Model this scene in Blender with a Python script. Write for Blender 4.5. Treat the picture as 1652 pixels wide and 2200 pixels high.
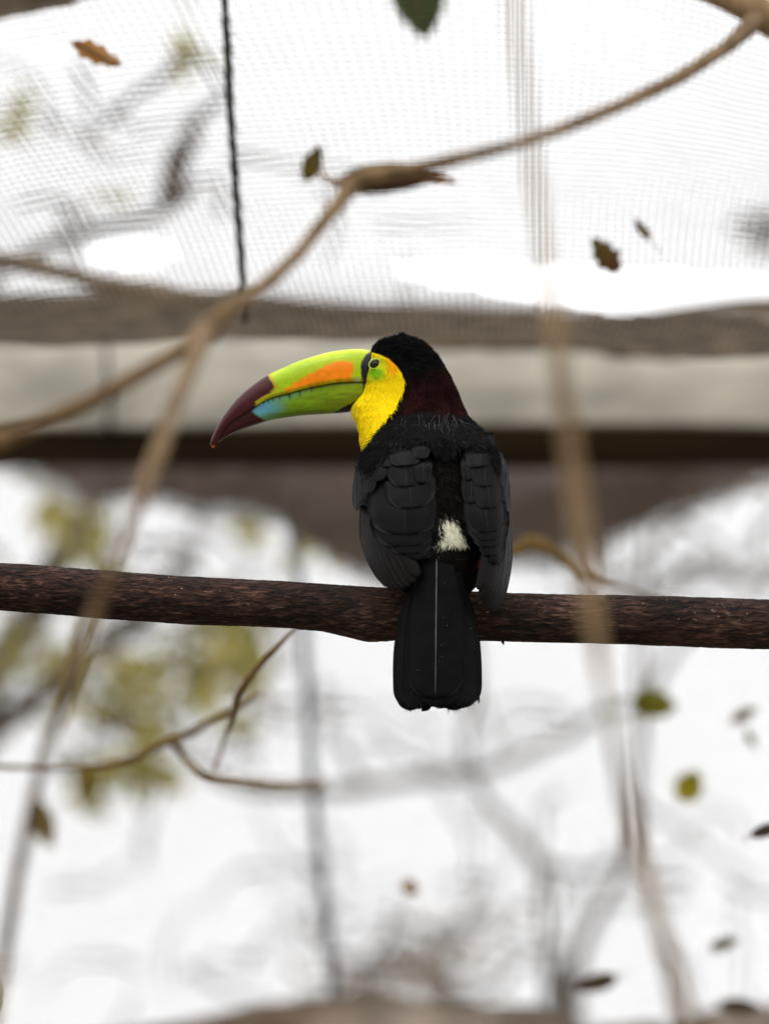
import bpy, math, random
import numpy as np
from mathutils import Vector, Matrix
random.seed(7); rng = np.random.default_rng(7)
for _o in list(bpy.data.objects): bpy.data.objects.remove(_o)
sc = bpy.context.scene
col = sc.collection
R = math.radians

# ------------------------------------------------------------------ camera
PITCH, LENS, HCAM, FOCUS, FSTOP = 18.0, 200.0, 1.6, 4.405, 4.5
F = LENS / 36.0 * 2200.0                      # focal length in photograph pixels
cd = bpy.data.cameras.new('camera'); cam = bpy.data.objects.new('camera', cd); col.objects.link(cam)
cam.location = (0, 0, HCAM); cam.rotation_euler = (R(90 + PITCH), 0, 0)
cd.lens = LENS; cd.sensor_fit = 'VERTICAL'; cd.sensor_height = 36; cd.sensor_width = 27
cd.clip_start = 0.1; cd.clip_end = 3000
cd.dof.use_dof = True; cd.dof.focus_distance = FOCUS; cd.dof.aperture_fstop = FSTOP
sc.camera = cam

# ------------------------------------------------------------------ sky and sun: bright even overcast
SUN_EL, SUN_AZ = 58.0, 200.0
w = bpy.data.worlds.new('World'); sc.world = w; w.use_nodes = True
nt = w.node_tree; nt.nodes.clear()
out = nt.nodes.new('ShaderNodeOutputWorld'); bg = nt.nodes.new('ShaderNodeBackground')
sky = nt.nodes.new('ShaderNodeTexSky'); sky.sky_type = 'NISHITA'; sky.sun_disc = False
sky.sun_elevation = R(SUN_EL); sky.sun_rotation = R(SUN_AZ); sky.dust_density = 3.0
hs = nt.nodes.new('ShaderNodeHueSaturation'); hs.inputs['Saturation'].default_value = 0.12
tc = nt.nodes.new('ShaderNodeTexCoord'); nz = nt.nodes.new('ShaderNodeTexNoise')
nz.inputs['Scale'].default_value = 3.0; nz.inputs['Detail'].default_value = 4.0
rmp = nt.nodes.new('ShaderNodeMapRange')
rmp.inputs['From Min'].default_value = 0.3; rmp.inputs['From Max'].default_value = 0.7
rmp.inputs['To Min'].default_value = 9.2; rmp.inputs['To Max'].default_value = 10.6
cc = nt.nodes.new('ShaderNodeCombineColor'); 
mx = nt.nodes.new('ShaderNodeMix'); mx.data_type = 'RGBA'; mx.inputs['Factor'].default_value = 0.85
nt.links.new(tc.outputs['Generated'], nz.inputs['Vector']); nt.links.new(nz.outputs['Fac'], rmp.inputs['Value'])
vm = nt.nodes.new('ShaderNodeVectorMath'); vm.operation = 'SCALE'; vm.inputs[0].default_value = (0.985, 0.99, 1.0)
nt.links.new(rmp.outputs['Result'], vm.inputs['Scale'])
nt.links.new(sky.outputs['Color'], hs.inputs['Color'])
nt.links.new(hs.outputs['Color'], mx.inputs['A']); nt.links.new(vm.outputs['Vector'], mx.inputs['B'])
nt.links.new(mx.outputs['Result'], bg.inputs['Color']); bg.inputs['Strength'].default_value = 0.13
nt.links.new(bg.outputs['Background'], out.inputs['Surface'])
sd = bpy.data.lights.new('sun', 'SUN'); sun = bpy.data.objects.new('sun', sd); col.objects.link(sun)
sd.energy = 0.7; sd.angle = R(25); sd.color = (1.0, 0.97, 0.92)
az = R(SUN_AZ); el = R(SUN_EL)
sdir = Vector((math.sin(az) * math.cos(el), math.cos(az) * math.cos(el), math.sin(el)))
sun.rotation_euler = (-sdir).to_track_quat('-Z', 'Y').to_euler(); sun.location = sdir * 30
sc.view_settings.view_transform = 'Standard'; sc.view_settings.look = 'None'
sc.view_settings.exposure = 0.4; sc.view_settings.gamma = 1.0; sc.view_settings.use_curve_mapping = False
sc.render.engine = 'CYCLES'
sc.cycles.use_denoising = True
sc.cycles.max_bounces = 8; sc.cycles.transparent_max_bounces = 16
sc.cycles.sample_clamp_indirect = 6

# ------------------------------------------------------------------ helpers
sp_, cp_ = math.sin(R(PITCH)), math.cos(R(PITCH))
def P(px, py, D):
    """photograph pixel + depth along the view axis -> world point (arrays allowed)"""
    px = np.asarray(px, float); py = np.asarray(py, float); D = np.asarray(D, float)
    x = (px - 826.0) / F * D; u = (1100.0 - py) / F * D
    return np.stack(np.broadcast_arrays(x, D * cp_ - u * sp_, HCAM + D * sp_ + u * cp_), -1)
def sm(a, b, x):
    t = np.clip((np.asarray(x, float) - a) / (b - a), 0, 1); return t * t * (3 - 2 * t)
def srgb(r, g, b):
    c = np.array([r, g, b], float) / 255.0
    return tuple(np.where(c <= .04045, c / 12.92, ((c + .055) / 1.055) ** 2.4))
def in_poly(x, y, poly):
    x = np.asarray(x, float); y = np.asarray(y, float); r = np.zeros(np.broadcast(x, y).shape, bool)
    n = len(poly); j = n - 1
    for i in range(n):
        xi, yi = poly[i]; xj, yj = poly[j]
        c = ((yi > y) != (yj > y)) & (x < (xj - xi) * (y - yi) / (yj - yi + 1e-9) + xi)
        r ^= c; j = i
    return r
def poly_dist(x, y, poly):
    """signed distance, positive inside"""
    x = np.asarray(x, float); y = np.asarray(y, float); d = np.full(np.broadcast(x, y).shape, 1e9)
    for i in range(len(poly)):
        ax, ay = poly[i]; bx, by = poly[(i + 1) % len(poly)]
        vx, vy = bx - ax, by - ay; L = vx * vx + vy * vy + 1e-9
        t = np.clip(((x - ax) * vx + (y - ay) * vy) / L, 0, 1)
        d = np.minimum(d, np.hypot(x - ax - t * vx, y - ay - t * vy))
    return np.where(in_poly(x, y, poly), d, -d)
def vnoise(x, y, seed=0):
    """smooth value noise in 2D, about -1..1"""
    x = np.asarray(x, float); y = np.asarray(y, float)
    xi = np.floor(x).astype(np.int64); yi = np.floor(y).astype(np.int64); fx = x - xi; fy = y - yi
    fx = fx * fx * (3 - 2 * fx); fy = fy * fy * (3 - 2 * fy)
    def h(a, b):
        n = (a * 374761393 + b * 668265263 + seed * 1442695041) & 0xffffffff
        n = ((n ^ (n >> 13)) * 1274126177) & 0xffffffff
        return ((n ^ (n >> 16)) & 0xffff) / 32767.5 - 1
    return (h(xi, yi) * (1 - fx) + h(xi + 1, yi) * fx) * (1 - fy) + (h(xi, yi + 1) * (1 - fx) + h(xi + 1, yi + 1) * fx) * fy
def catmull(pts, n):
    pts = np.asarray(pts, float); m = len(pts)
    Pp = np.vstack([2 * pts[0] - pts[1], pts, 2 * pts[-1] - pts[-2]])
    t = np.linspace(0, m - 1, n); i = np.minimum(t.astype(int), m - 2); f = (t - i)[:, None]
    a, b, c, d = Pp[i], Pp[i + 1], Pp[i + 2], Pp[i + 3]
    return .5 * ((2 * b) + (c - a) * f + (2 * a - 5 * b + 4 * c - d) * f ** 2 + (-a + 3 * b - 3 * c + d) * f ** 3)
def arc_resample(pts, n, t=None):
    q = catmull(pts, 400); s = np.r_[0, np.cumsum(np.linalg.norm(np.diff(q, axis=0), axis=1))]; s /= s[-1]
    t = np.linspace(0, 1, n) if t is None else t
    return np.stack([np.interp(t, s, q[:, k]) for k in range(q.shape[1])], -1)

def mesh_obj(name, V, faces, mat, parent=None, base=None, smooth=True, colors=None, uv=None, mat_idx=None):
    """V in world space; the object sits at base (or the parent's origin)"""
    V = np.asarray(V, float)
    o0 = np.zeros(3) if base is None else np.asarray(base, float)
    if parent is not None: o0 = np.array(origin[parent.name])
    me = bpy.data.meshes.new(name)
    me.from_pydata((V - o0).tolist(), [], faces if isinstance(faces, list) else faces.tolist())
    mats = mat if isinstance(mat, (list, tuple)) else [mat]
    for m in mats: me.materials.append(m)
    if mat_idx is not None: me.polygons.foreach_set('material_index', np.asarray(mat_idx, dtype=np.int32))
    me.polygons.foreach_set('use_smooth', np.full(len(me.polygons), smooth))
    if colors is not None:
        ca = me.color_attributes.new('Col', 'FLOAT_COLOR', 'POINT')
        ca.data.foreach_set('color', np.c_[np.asarray(colors, float), np.ones(len(V))].astype(np.float32).ravel())
    if uv is not None:
        ul = me.uv_layers.new(name='UVMap'); li = np.empty(len(me.loops), dtype=np.int32)
        me.loops.foreach_get('vertex_index', li); ul.data.foreach_set('uv', np.asarray(uv, np.float32)[li].ravel())
    me.update()
    o = bpy.data.objects.new(name, me); col.objects.link(o)
    if parent is not None: o.parent = parent; origin[o.name] = tuple(o0)
    else: o.location = o0; origin[o.name] = tuple(o0)
    return o
origin = {}
def empty(name, loc):
    o = bpy.data.objects.new(name, None); col.objects.link(o); o.location = tuple(loc); o.empty_display_size = .05
    origin[o.name] = tuple(float(c) for c in loc); return o
def tag(o, label=None, cat=None, group=None, kind=None):
    if label: o['label'] = label
    if cat: o['category'] = cat
    if group: o['group'] = group
    if kind: o['kind'] = kind
    return o
def grid_faces(nu, nv, wrap_v=False, off=0):
    """vertices indexed u*nv+v"""
    i, j = np.meshgrid(np.arange(nu - 1), np.arange(nv if wrap_v else nv - 1), indexing='ij')
    j2 = (j + 1) % nv
    return (np.stack([i * nv + j, i * nv + j2, (i + 1) * nv + j2, (i + 1) * nv + j], -1).reshape(-1, 4) + off)
def tube_mesh(C, rad, ns=10, cap=True, rough=0.0, seed=0):
    """C (n,3) world, rad (n,)"""
    C = np.asarray(C, float); n = len(C); rad = np.broadcast_to(np.asarray(rad, float), (n,))
    T = np.gradient(C, axis=0); T /= np.linalg.norm(T, axis=1)[:, None] + 1e-12
    ref = np.array([0, 0, 1.0]) if abs(T[:, 2]).mean() < .8 else np.array([0, 1.0, 0])
    A = np.cross(T, ref); A /= np.linalg.norm(A, axis=1)[:, None] + 1e-12; B = np.cross(A, T)
    th = np.linspace(0, 2 * np.pi, ns, endpoint=False)
    rr = rad[:, None] * np.ones(ns)[None]
    if rough:
        s = np.r_[0, np.cumsum(np.linalg.norm(np.diff(C, axis=0), axis=1))]
        rr = rr * (1 + rough * vnoise(s[:, None] / (rad.mean() * 3) + 50, 3 * np.cos(th)[None] + 1.7 * np.sin(th)[None], seed))
    V = C[:, None] + rr[..., None] * (np.cos(th)[None, :, None] * A[:, None] + np.sin(th)[None, :, None] * B[:, None])
    V = V.reshape(-1, 3); Fc = grid_faces(n, ns, True).tolist()
    if cap: Fc.append(list(range(ns))[::-1]); Fc.append(list(range((n - 1) * ns, n * ns)))
    return V, Fc
def join_meshes(parts):
    Vs, Fs, o = [], [], 0
    for V, Fc in parts:
        Vs.append(V); Fs += [[k + o for k in f] for f in (Fc if isinstance(Fc, list) else Fc.tolist())]; o += len(V)
    return np.vstack(Vs), Fs

# ------------------------------------------------------------------ materials
def mat(name, rough=.7, spec=.3):
    m = bpy.data.materials.new(name); m.use_nodes = True
    b = m.node_tree.nodes['Principled BSDF']; b.inputs['Roughness'].default_value = rough
    b.inputs['Specular IOR Level'].default_value = spec
    return m, m.node_tree, b
def noise_mat(name, c1, c2, scale=20, rough=.8, spec=.2, stretch=(1, 1, 1), bump=0, bscale=None, translucent=0, detail=6, c3=None):
    m, t, b = mat(name, rough, spec)
    tc = t.nodes.new('ShaderNodeTexCoord'); mp = t.nodes.new('ShaderNodeMapping'); mp.inputs['Scale'].default_value = stretch
    n = t.nodes.new('ShaderNodeTexNoise'); n.inputs['Scale'].default_value = scale; n.inputs['Detail'].default_value = detail
    r = t.nodes.new('ShaderNodeValToRGB'); r.color_ramp.elements[0].position = .35; r.color_ramp.elements[1].position = .65
    r.color_ramp.elements[0].color = (*c1, 1); r.color_ramp.elements[1].color = (*c2, 1)
    if c3 is not None:
        e = r.color_ramp.elements.new(.8); e.color = (*c3, 1)
    t.links.new(tc.outputs['Object'], mp.inputs['Vector']); t.links.new(mp.outputs['Vector'], n.inputs['Vector'])
    t.links.new(n.outputs['Fac'], r.inputs['Fac']); t.links.new(r.outputs['Color'], b.inputs['Base Color'])
    if bump:
        n2 = t.nodes.new('ShaderNodeTexNoise'); n2.inputs['Scale'].default_value = bscale or scale * 3; n2.inputs['Detail'].default_value = 8
        bp = t.nodes.new('ShaderNodeBump'); bp.inputs['Strength'].default_value = bump; bp.inputs['Distance'].default_value = .002
        t.links.new(mp.outputs['Vector'], n2.inputs['Vector']); t.links.new(n2.outputs['Fac'], bp.inputs['Height'])
        t.links.new(bp.outputs['Normal'], b.inputs['Normal'])
    if translucent:
        tr = t.nodes.new('ShaderNodeBsdfTranslucent'); ms = t.nodes.new('ShaderNodeMixShader'); ms.inputs[0].default_value = translucent
        o = t.nodes['Material Output']; t.links.new(r.outputs['Color'], tr.inputs['Color'])
        t.links.new(b.outputs[0], ms.inputs[1]); t.links.new(tr.outputs[0], ms.inputs[2]); t.links.new(ms.outputs[0], o.inputs['Surface'])
    return m
def attr_mat(name, rough=.6, spec=.3, nscale=300, namp=.25, sheen=0, bump=0, bscale=600, coat=0, translucent=0):
    m, t, b = mat(name, rough, spec)
    a = t.nodes.new('ShaderNodeVertexColor'); a.layer_name = 'Col'
    tc = t.nodes.new('ShaderNodeTexCoord'); n = t.nodes.new('ShaderNodeTexNoise'); n.inputs['Scale'].default_value = nscale
    mr = t.nodes.new('ShaderNodeMapRange'); mr.inputs['To Min'].default_value = 1 - namp; mr.inputs['To Max'].default_value = 1 + namp
    vm = t.nodes.new('ShaderNodeVectorMath'); vm.operation = 'SCALE'
    t.links.new(tc.outputs['Object'], n.inputs['Vector']); t.links.new(n.outputs['Fac'], mr.inputs['Value'])
    t.links.new(a.outputs['Color'], vm.inputs[0]); t.links.new(mr.outputs['Result'], vm.inputs['Scale'])
    t.links.new(vm.outputs['Vector'], b.inputs['Base Color'])
    if sheen: b.inputs['Sheen Weight'].default_value = sheen; b.inputs['Sheen Roughness'].default_value = .5
    if coat: b.inputs['Coat Weight'].default_value = coat; b.inputs['Coat Roughness'].default_value = .22
    if bump:
        n2 = t.nodes.new('ShaderNodeTexNoise'); n2.inputs['Scale'].default_value = bscale; n2.inputs['Detail'].default_value = 5
        bp = t.nodes.new('ShaderNodeBump'); bp.inputs['Strength'].default_value = bump; bp.inputs['Distance'].default_value = .0006
        t.links.new(tc.outputs['Object'], n2.inputs['Vector']); t.links.new(n2.outputs['Fac'], bp.inputs['Height'])
        t.links.new(bp.outputs['Normal'], b.inputs['Normal'])
    if translucent:
        tr = t.nodes.new('ShaderNodeBsdfTranslucent'); ms = t.nodes.new('ShaderNodeMixShader'); ms.inputs[0].default_value = translucent
        o = t.nodes['Material Output']; t.links.new(vm.outputs['Vector'], tr.inputs['Color'])
        t.links.new(b.outputs[0], ms.inputs[1]); t.links.new(tr.outputs[0], ms.inputs[2]); t.links.new(ms.outputs[0], o.inputs['Surface'])
    return m
def feather_mat(name, c1, c2, rough=.5, spec=.35):
    """UV.x across the vane (-1..1 mapped to 0..1), UV.y along: slanted barbs as colour grain and fine relief"""
    m, t, b = mat(name, rough, spec)
    uv = t.nodes.new('ShaderNodeUVMap'); sep = t.nodes.new('ShaderNodeSeparateXYZ'); t.links.new(uv.outputs[0], sep.inputs[0])
    def mth(op, a, bb=None):
        n = t.nodes.new('ShaderNodeMath'); n.operation = op
        for k, v in enumerate((a, bb)):
            if v is None: continue
            if isinstance(v, (int, float)): n.inputs[k].default_value = v
            else: t.links.new(v, n.inputs[k])
        return n.outputs[0]
    ax = mth('ABSOLUTE', mth('SUBTRACT', sep.outputs['X'], .5))
    ph = mth('SUBTRACT', mth('MULTIPLY', sep.outputs['Y'], 1.0), mth('MULTIPLY', ax, .35))
    tcx = t.nodes.new('ShaderNodeTexCoord')
    n = t.nodes.new('ShaderNodeTexNoise'); n.inputs['Scale'].default_value = 1.0; n.inputs['Detail'].default_value = 3
    cb = t.nodes.new('ShaderNodeCombineXYZ'); t.links.new(mth('MULTIPLY', ph, 90.0), cb.inputs[0]); t.links.new(mth('MULTIPLY', ax, 2.0), cb.inputs[1])
    t.links.new(cb.outputs[0], n.inputs['Vector'])
    n3 = t.nodes.new('ShaderNodeTexNoise'); n3.inputs['Scale'].default_value = 60; t.links.new(tcx.outputs['Object'], n3.inputs['Vector'])
    f = mth('ADD', mth('MULTIPLY', n.outputs['Fac'], .5), mth('MULTIPLY', n3.outputs['Fac'], .5))
    r = t.nodes.new('ShaderNodeValToRGB'); r.color_ramp.elements[0].position = .38; r.color_ramp.elements[1].position = .62
    r.color_ramp.elements[0].color = (*c1, 1); r.color_ramp.elements[1].color = (*c2, 1)
    t.links.new(f, r.inputs['Fac']); t.links.new(r.outputs['Color'], b.inputs['Base Color'])
    bp = t.nodes.new('ShaderNodeBump'); bp.inputs['Strength'].default_value = .35; bp.inputs['Distance'].default_value = .0004
    t.links.new(n.outputs['Fac'], bp.inputs['Height']); t.links.new(bp.outputs['Normal'], b.inputs['Normal'])
    b.inputs['Sheen Weight'].default_value = .012; b.inputs['Sheen Roughness'].default_value = .4
    return m

M = {}
M['ground'] = noise_mat('ground_earth', (.10, .085, .06), (.17, .145, .11), scale=3, bump=.5, bscale=12)
M['bark'] = None  # below
M['twig'] = noise_mat('dry_twig', srgb(120, 98, 70), srgb(156, 130, 97), scale=60, stretch=(1, 1, .3), bump=.4)
M['twig_dark'] = noise_mat('brown_twig', srgb(86, 66, 44), srgb(128, 100, 70), scale=60, bump=.4)
M['twig_mid'] = noise_mat('brown_tan_twig', srgb(88, 69, 47), srgb(124, 100, 70), scale=60, stretch=(1, 1, .3), bump=.4)
M['olive_twig'] = noise_mat('olive_twig', srgb(92, 72, 38), srgb(128, 102, 58), scale=60, bump=.4)
M['board'] = noise_mat('weathered_board', srgb(160, 156, 146), srgb(214, 208, 194), scale=6, stretch=(1, 1, 2.2), bump=.3, bscale=40, c3=srgb(226, 220, 205))
M['beam'] = noise_mat('dark_timber', srgb(44, 32, 16), srgb(70, 52, 28), scale=6, stretch=(.3, 1, 1), bump=.4, bscale=30)
M['net'] = noise_mat('net_thread', srgb(104, 94, 84), srgb(140, 126, 110), scale=30, translucent=.2)
M['net_tan'] = noise_mat('net_thread_tan', srgb(96, 82, 66), srgb(132, 114, 92), scale=30)
M['cloth'] = noise_mat('shade_cloth', srgb(158, 146, 142), srgb(192, 180, 175), scale=12, translucent=.6, bump=.5, bscale=220)
M['net_roll'] = noise_mat('bunched_net', srgb(134, 120, 104), srgb(174, 158, 138), scale=40, translucent=.3, bump=1, bscale=250)
M['rope'] = noise_mat('dark_rope', srgb(26, 24, 24), srgb(48, 42, 38), scale=200, bump=.6)
M['pole'] = noise_mat('blue_grey_pipe', srgb(92, 108, 124), srgb(124, 140, 156), scale=10, rough=.5)
M['tree_bark'] = noise_mat('grey_bark', srgb(78, 72, 71), srgb(110, 103, 99), scale=8, bump=.6)
M['leaf_far'] = attr_mat('tree_leaf', .6, .2, nscale=20, namp=.2, translucent=.5)
M['leaf'] = attr_mat('fallen_leaf', .65, .2, nscale=90, namp=.35, translucent=.35, bump=.4, bscale=250)
M['plumage'] = attr_mat('plumage', .8, .03, nscale=500, namp=.15)
M['skin'] = attr_mat('bare_body', .75, .03, nscale=400, namp=.15, bump=.5, bscale=900)
M['bill'] = attr_mat('bill_horn', .33, .26, nscale=120, namp=.14, bump=.22, bscale=500)
M['feather'] = feather_mat('black_feather', (.0022, .0022, .0027), (.0060, .0060, .0071), .44, .085)
M['feather_tail'] = feather_mat('tail_black_feather', (.0018, .0019, .0022), (.0042, .0042, .0048), .46, .07)
M['feather_edge'] = feather_mat('brown_black_feather', (.0042, .0036, .0036), (.0100, .0085, .0083), .45, .12)
M['rachis'] = noise_mat('feather_shaft', (.03, .029, .031), (.055, .052, .056), scale=80, rough=.4, spec=.2)
M['rachis_tail'] = noise_mat('tail_shaft', (.06, .055, .06), (.12, .11, .115), scale=80, rough=.35, spec=.5)
m, t, b = mat('eye', .04, .6); b.inputs['Base Color'].default_value = (.006, .005, .004, 1); M['eye'] = m
M['iris'] = noise_mat('iris', (.02, .014, .004), (.05, .04, .008), scale=400, rough=.15)
M['lid'] = noise_mat('eyelid', srgb(140, 190, 30), srgb(205, 225, 120), scale=300, rough=.5)
M['foot'] = noise_mat('foot_skin', srgb(92, 112, 118), srgb(150, 168, 165), scale=300, rough=.5, bump=.6, bscale=700)
M['claw'] = noise_mat('claw', (.03, .025, .02), (.09, .07, .05), scale=100, rough=.3, spec=.5)
M['wisp'] = noise_mat('grey_wisp', (.022, .022, .026), (.07, .07, .08), scale=200, rough=.5)
M['drop'] = noise_mat('dust_speck', (.12, .12, .12), (.2, .2, .2), scale=50, rough=.3)

def bark_mat():
    m, t, b = mat('perch_bark', .85, .2)
    tc = t.nodes.new('ShaderNodeTexCoord'); mp = t.nodes.new('ShaderNodeMapping'); mp.inputs['Scale'].default_value = (.2, 1, 1)
    t.links.new(tc.outputs['Object'], mp.inputs['Vector'])
    n = t.nodes.new('ShaderNodeTexNoise'); n.inputs['Scale'].default_value = 420; n.inputs['Detail'].default_value = 6; n.inputs['Distortion'].default_value = .9
    n2 = t.nodes.new('ShaderNodeTexNoise'); n2.inputs['Scale'].default_value = 22; n2.inputs['Detail'].default_value = 4
    t.links.new(mp.outputs['Vector'], n.inputs['Vector']); t.links.new(tc.outputs['Object'], n2.inputs['Vector'])
    mm = t.nodes.new('ShaderNodeMath'); mm.operation = 'MULTIPLY_ADD'; mm.inputs[1].default_value = .32
    t.links.new(n2.outputs['Fac'], mm.inputs[0]); 
    m3 = t.nodes.new('ShaderNodeMath'); m3.operation = 'MULTIPLY'; m3.inputs[1].default_value = .68; t.links.new(n.outputs['Fac'], m3.inputs[0])
    t.links.new(m3.outputs[0], mm.inputs[2])
    r = t.nodes.new('ShaderNodeValToRGB'); e = r.color_ramp.elements
    e[0].position = .40; e[0].color = (*srgb(16, 10, 8), 1); e[1].position = .57; e[1].color = (*srgb(62, 42, 34), 1)
    x = e.new(.48); x.color = (*srgb(38, 25, 20), 1); x = e.new(.66); x.color = (*srgb(100, 76, 64), 1)
    t.links.new(mm.outputs[0], r.inputs['Fac']); t.links.new(r.outputs['Color'], b.inputs['Base Color'])
    bp = t.nodes.new('ShaderNodeBump'); bp.inputs['Strength'].default_value = 1.0; bp.inputs['Distance'].default_value = .0022
    t.links.new(n.outputs['Fac'], bp.inputs['Height']); t.links.new(bp.outputs['Normal'], b.inputs['Normal'])
    return m
M['bark'] = bark_mat()

# ------------------------------------------------------------------ ground
g = np.linspace(-1, 1, 41); gx, gy = np.meshgrid(np.sign(g) * np.abs(g) ** 3 * 1500, np.sign(g) * np.abs(g) ** 3 * 1500, indexing='ij')
gz = .04 * vnoise(gx / 2.5, gy / 2.5, 3) * (np.hypot(gx, gy) < 60)
tag(mesh_obj('ground', np.stack([gx, gy, gz], -1).reshape(-1, 3), grid_faces(41, 41), M['ground']), kind='structure')

# ------------------------------------------------------------------ aviary frame behind the bird
DB = 7.3
fr = empty('aviary_frame', (0, P(826, 900, DB)[1], 0))
tag(fr, 'grey weathered board over a dark timber beam, the aviary frame behind the bird', 'frame')
def box_world(x0, x1, y0, y1, z0, z1, nx=2):
    xs = np.linspace(x0, x1, nx); V = []
    for x in xs: V += [(x, y0, z0), (x, y1, z0), (x, y1, z1), (x, y0, z1)]
    Fc = grid_faces(nx, 4, True).tolist(); Fc.append([0, 1, 2, 3][::-1]); Fc.append([4 * nx - 4 + k for k in range(4)])
    return np.array(V, float), Fc
p_top = P(826, 735, DB); p_bot = P(826, 908, DB)
yb = p_bot[1]; zt = p_top[2]; zb = p_bot[2]
V, Fc = box_world(-3.2, 3.2, yb, yb + .045, zb, zt + .02, 60)
V[:, 2] += .006 * vnoise(V[:, 0] * 3 + 9, V[:, 2] * 0, 4); V[:, 1] += .003 * vnoise(V[:, 0] * 8, V[:, 2] * 9, 5)
mesh_obj('fascia_board', V, Fc, M['board'], fr, smooth=False)
zl = min(P(826, 1016, DB + .14)[2], zb - .004)
V, Fc = box_world(-3.25, 3.25, yb + .018, yb + .135, zl, zb + .03, 60); V[:, 2] += .003 * vnoise(V[:, 0] * 4, V[:, 1] * 9, 6)
mesh_obj('beam', V, Fc, M['beam'], fr, smooth=False)
V, Fc = tube_mesh(P(np.array([228, 232, 236, 234, 238]), np.array([730, 790, 850, 910, 985]), np.array([7.27, 7.27, 7.27, 7.27, 7.36])), np.full(5, .0035), 8); mesh_obj('strap', V, Fc, M['rope'], fr)
for sx in (-3.1, 3.1):
    V, Fc = box_world(sx - .06, sx + .06, yb + .2, yb + .32, 0, zt + .3, 8); mesh_obj('post', V, Fc, M['beam'], fr, smooth=False)

# ------------------------------------------------------------------ nets of real threads
def net_threads(fmap, u0, u1, nu, v0, v1, nv, su, sv, rad, keep=None):
    """fmap(u,v)->(n,3) world; threads along v at nu positions, along u at nv positions; three sided strands"""
    parts = []
    off = 0; Vs = []; Fs = []
    def strand_block(U, Vv):
        nonlocal off
        C = fmap(U, Vv)                                   # (threads, seg, 3)
        T = np.gradient(C, axis=1); T /= np.linalg.norm(T, axis=2)[..., None] + 1e-12
        ref = np.array([.3, .8, .5]); A = np.cross(T, ref); A /= np.linalg.norm(A, axis=2)[..., None] + 1e-12; Bn = np.cross(A, T)
        W = []
        for k in range(3):
            a = 2 * math.pi * k / 3; W.append(C + rad * (math.cos(a) * A + math.sin(a) * Bn))
        W = np.stack(W, 2); n, s = C.shape[:2]
        k = np.ones((n, s), bool) if keep is None else keep(U, Vv)
        idx = np.arange(n * s * 3).reshape(n, s, 3) + off
        ok = (k[:, :-1] & k[:, 1:])
        for q in range(3):
            q2 = (q + 1) % 3
            f = np.stack([idx[:, :-1, q], idx[:, :-1, q2], idx[:, 1:, q2], idx[:, 1:, q]], -1)[ok]
            Fs.append(f)
        Vs.append(W.reshape(-1, 3)); off += n * s * 3
    U, Vv = np.meshgrid(np.linspace(u0, u1, nu), np.linspace(v0, v1, sv), indexing='ij'); strand_block(U, Vv)
    Vv, U = np.meshgrid(np.linspace(v0, v1, nv), np.linspace(u0, u1, su), indexing='ij'); strand_block(U, Vv)
    V = np.vstack(Vs); Fc = np.vstack(Fs)
    used = np.zeros(len(V), bool); used[Fc.ravel()] = True; mp = np.cumsum(used) - 1
    return V[used], mp[Fc]
# sagging roof net: its profile as (arc position, image row, depth)
prof = np.array([(-520, 5.0), (-200, 5.2), (150, 5.32), (450, 5.45), (640, 5.55), (715, 5.75), (735, 5.95), (712, 6.2), (678, 6.5), (660, 6.8), (690, 7.05), (728, 7.29)], float)
PW = P(826, prof[:, 0], prof[:, 1]); arc = np.r_[0, np.cumsum(np.linalg.norm(np.diff(PW, axis=0), axis=1))]; LN = arc[-1]
tq = np.linspace(0, 1, 600); pc = catmull(prof, 600); pcw = P(826, pc[:, 0], pc[:, 1]); pa = np.r_[0, np.cumsum(np.linalg.norm(np.diff(pcw, axis=0), axis=1))]; LN = pa[-1]
def roof_pix(u, v):
    D = np.interp(v, pa, pc[:, 1]); y = np.interp(v, pa, pc[:, 0])
    x = 826 + u * F / 5.6
    x = 826 + u * F / D
    f = 1 - sm(4.95, 5.75, D)
    y = y + f * .00028 * (x - 900) ** 2 + 13 * vnoise(u * 5 + 3, v * 4, 11) * (1 - .3 * f) + 3.5 * vnoise(u * 23, v * 17, 17)
    back = sm(5.8, 6.3, D) * (1 - sm(7.1, 7.28, D))
    y = y + back * (52 * vnoise(u * 4.2 + 7, v * 1.6, 12) + 34 * vnoise(u * 2.1 + 1, v * .5, 15) - 12) + sm(5.5, 5.9, D) * (1 - back) * 10 * vnoise(u * 6, v * .3, 13)
    x = x + 6 * vnoise(u * 9, v * 7, 14) + 9 * vnoise(u * 3, v * 3, 16) + f * (.42 * (v - .9)) * F / D * (.4 + .6 * np.tanh((900 - x) / 300))
    y = y + sm(1000, 1500, x) * sm(5.5, 5.9, D) * 22
    return x, y, D
hole1 = [(850, 566), (1000, 556), (1300, 572), (1652, 590), (1800, 600), (1800, 705), (1652, 690), (1500, 676), (1300, 672), (1180, 660), (1000, 622), (860, 596)]
hole2 = [(195, 540), (240, 515), (300, 507), (360, 520), (372, 555), (300, 578), (210, 572)]
def roof_keep(u, v):
    x, y, D = roof_pix(u, v); j = 6 * vnoise(x / 25, y / 25, 21)
    h = (in_poly(x, y + j, hole1) | in_poly(x, y + j, hole2)) & (D < 6.9)
    return ~h
V, Fc = net_threads(lambda u, v: P(*roof_pix(u, v)), -.95, .95, int(1.9 / .0074), 0, LN, int(LN / .0074), 130, 330, .00082, roof_keep)
tag(mesh_obj('roof_net', V, Fc, M['net'], base=P(826, 735, DB), smooth=False), 'sagging grey-brown mesh roof net with torn gaps, above the grey board', 'net', kind='stuff')
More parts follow.
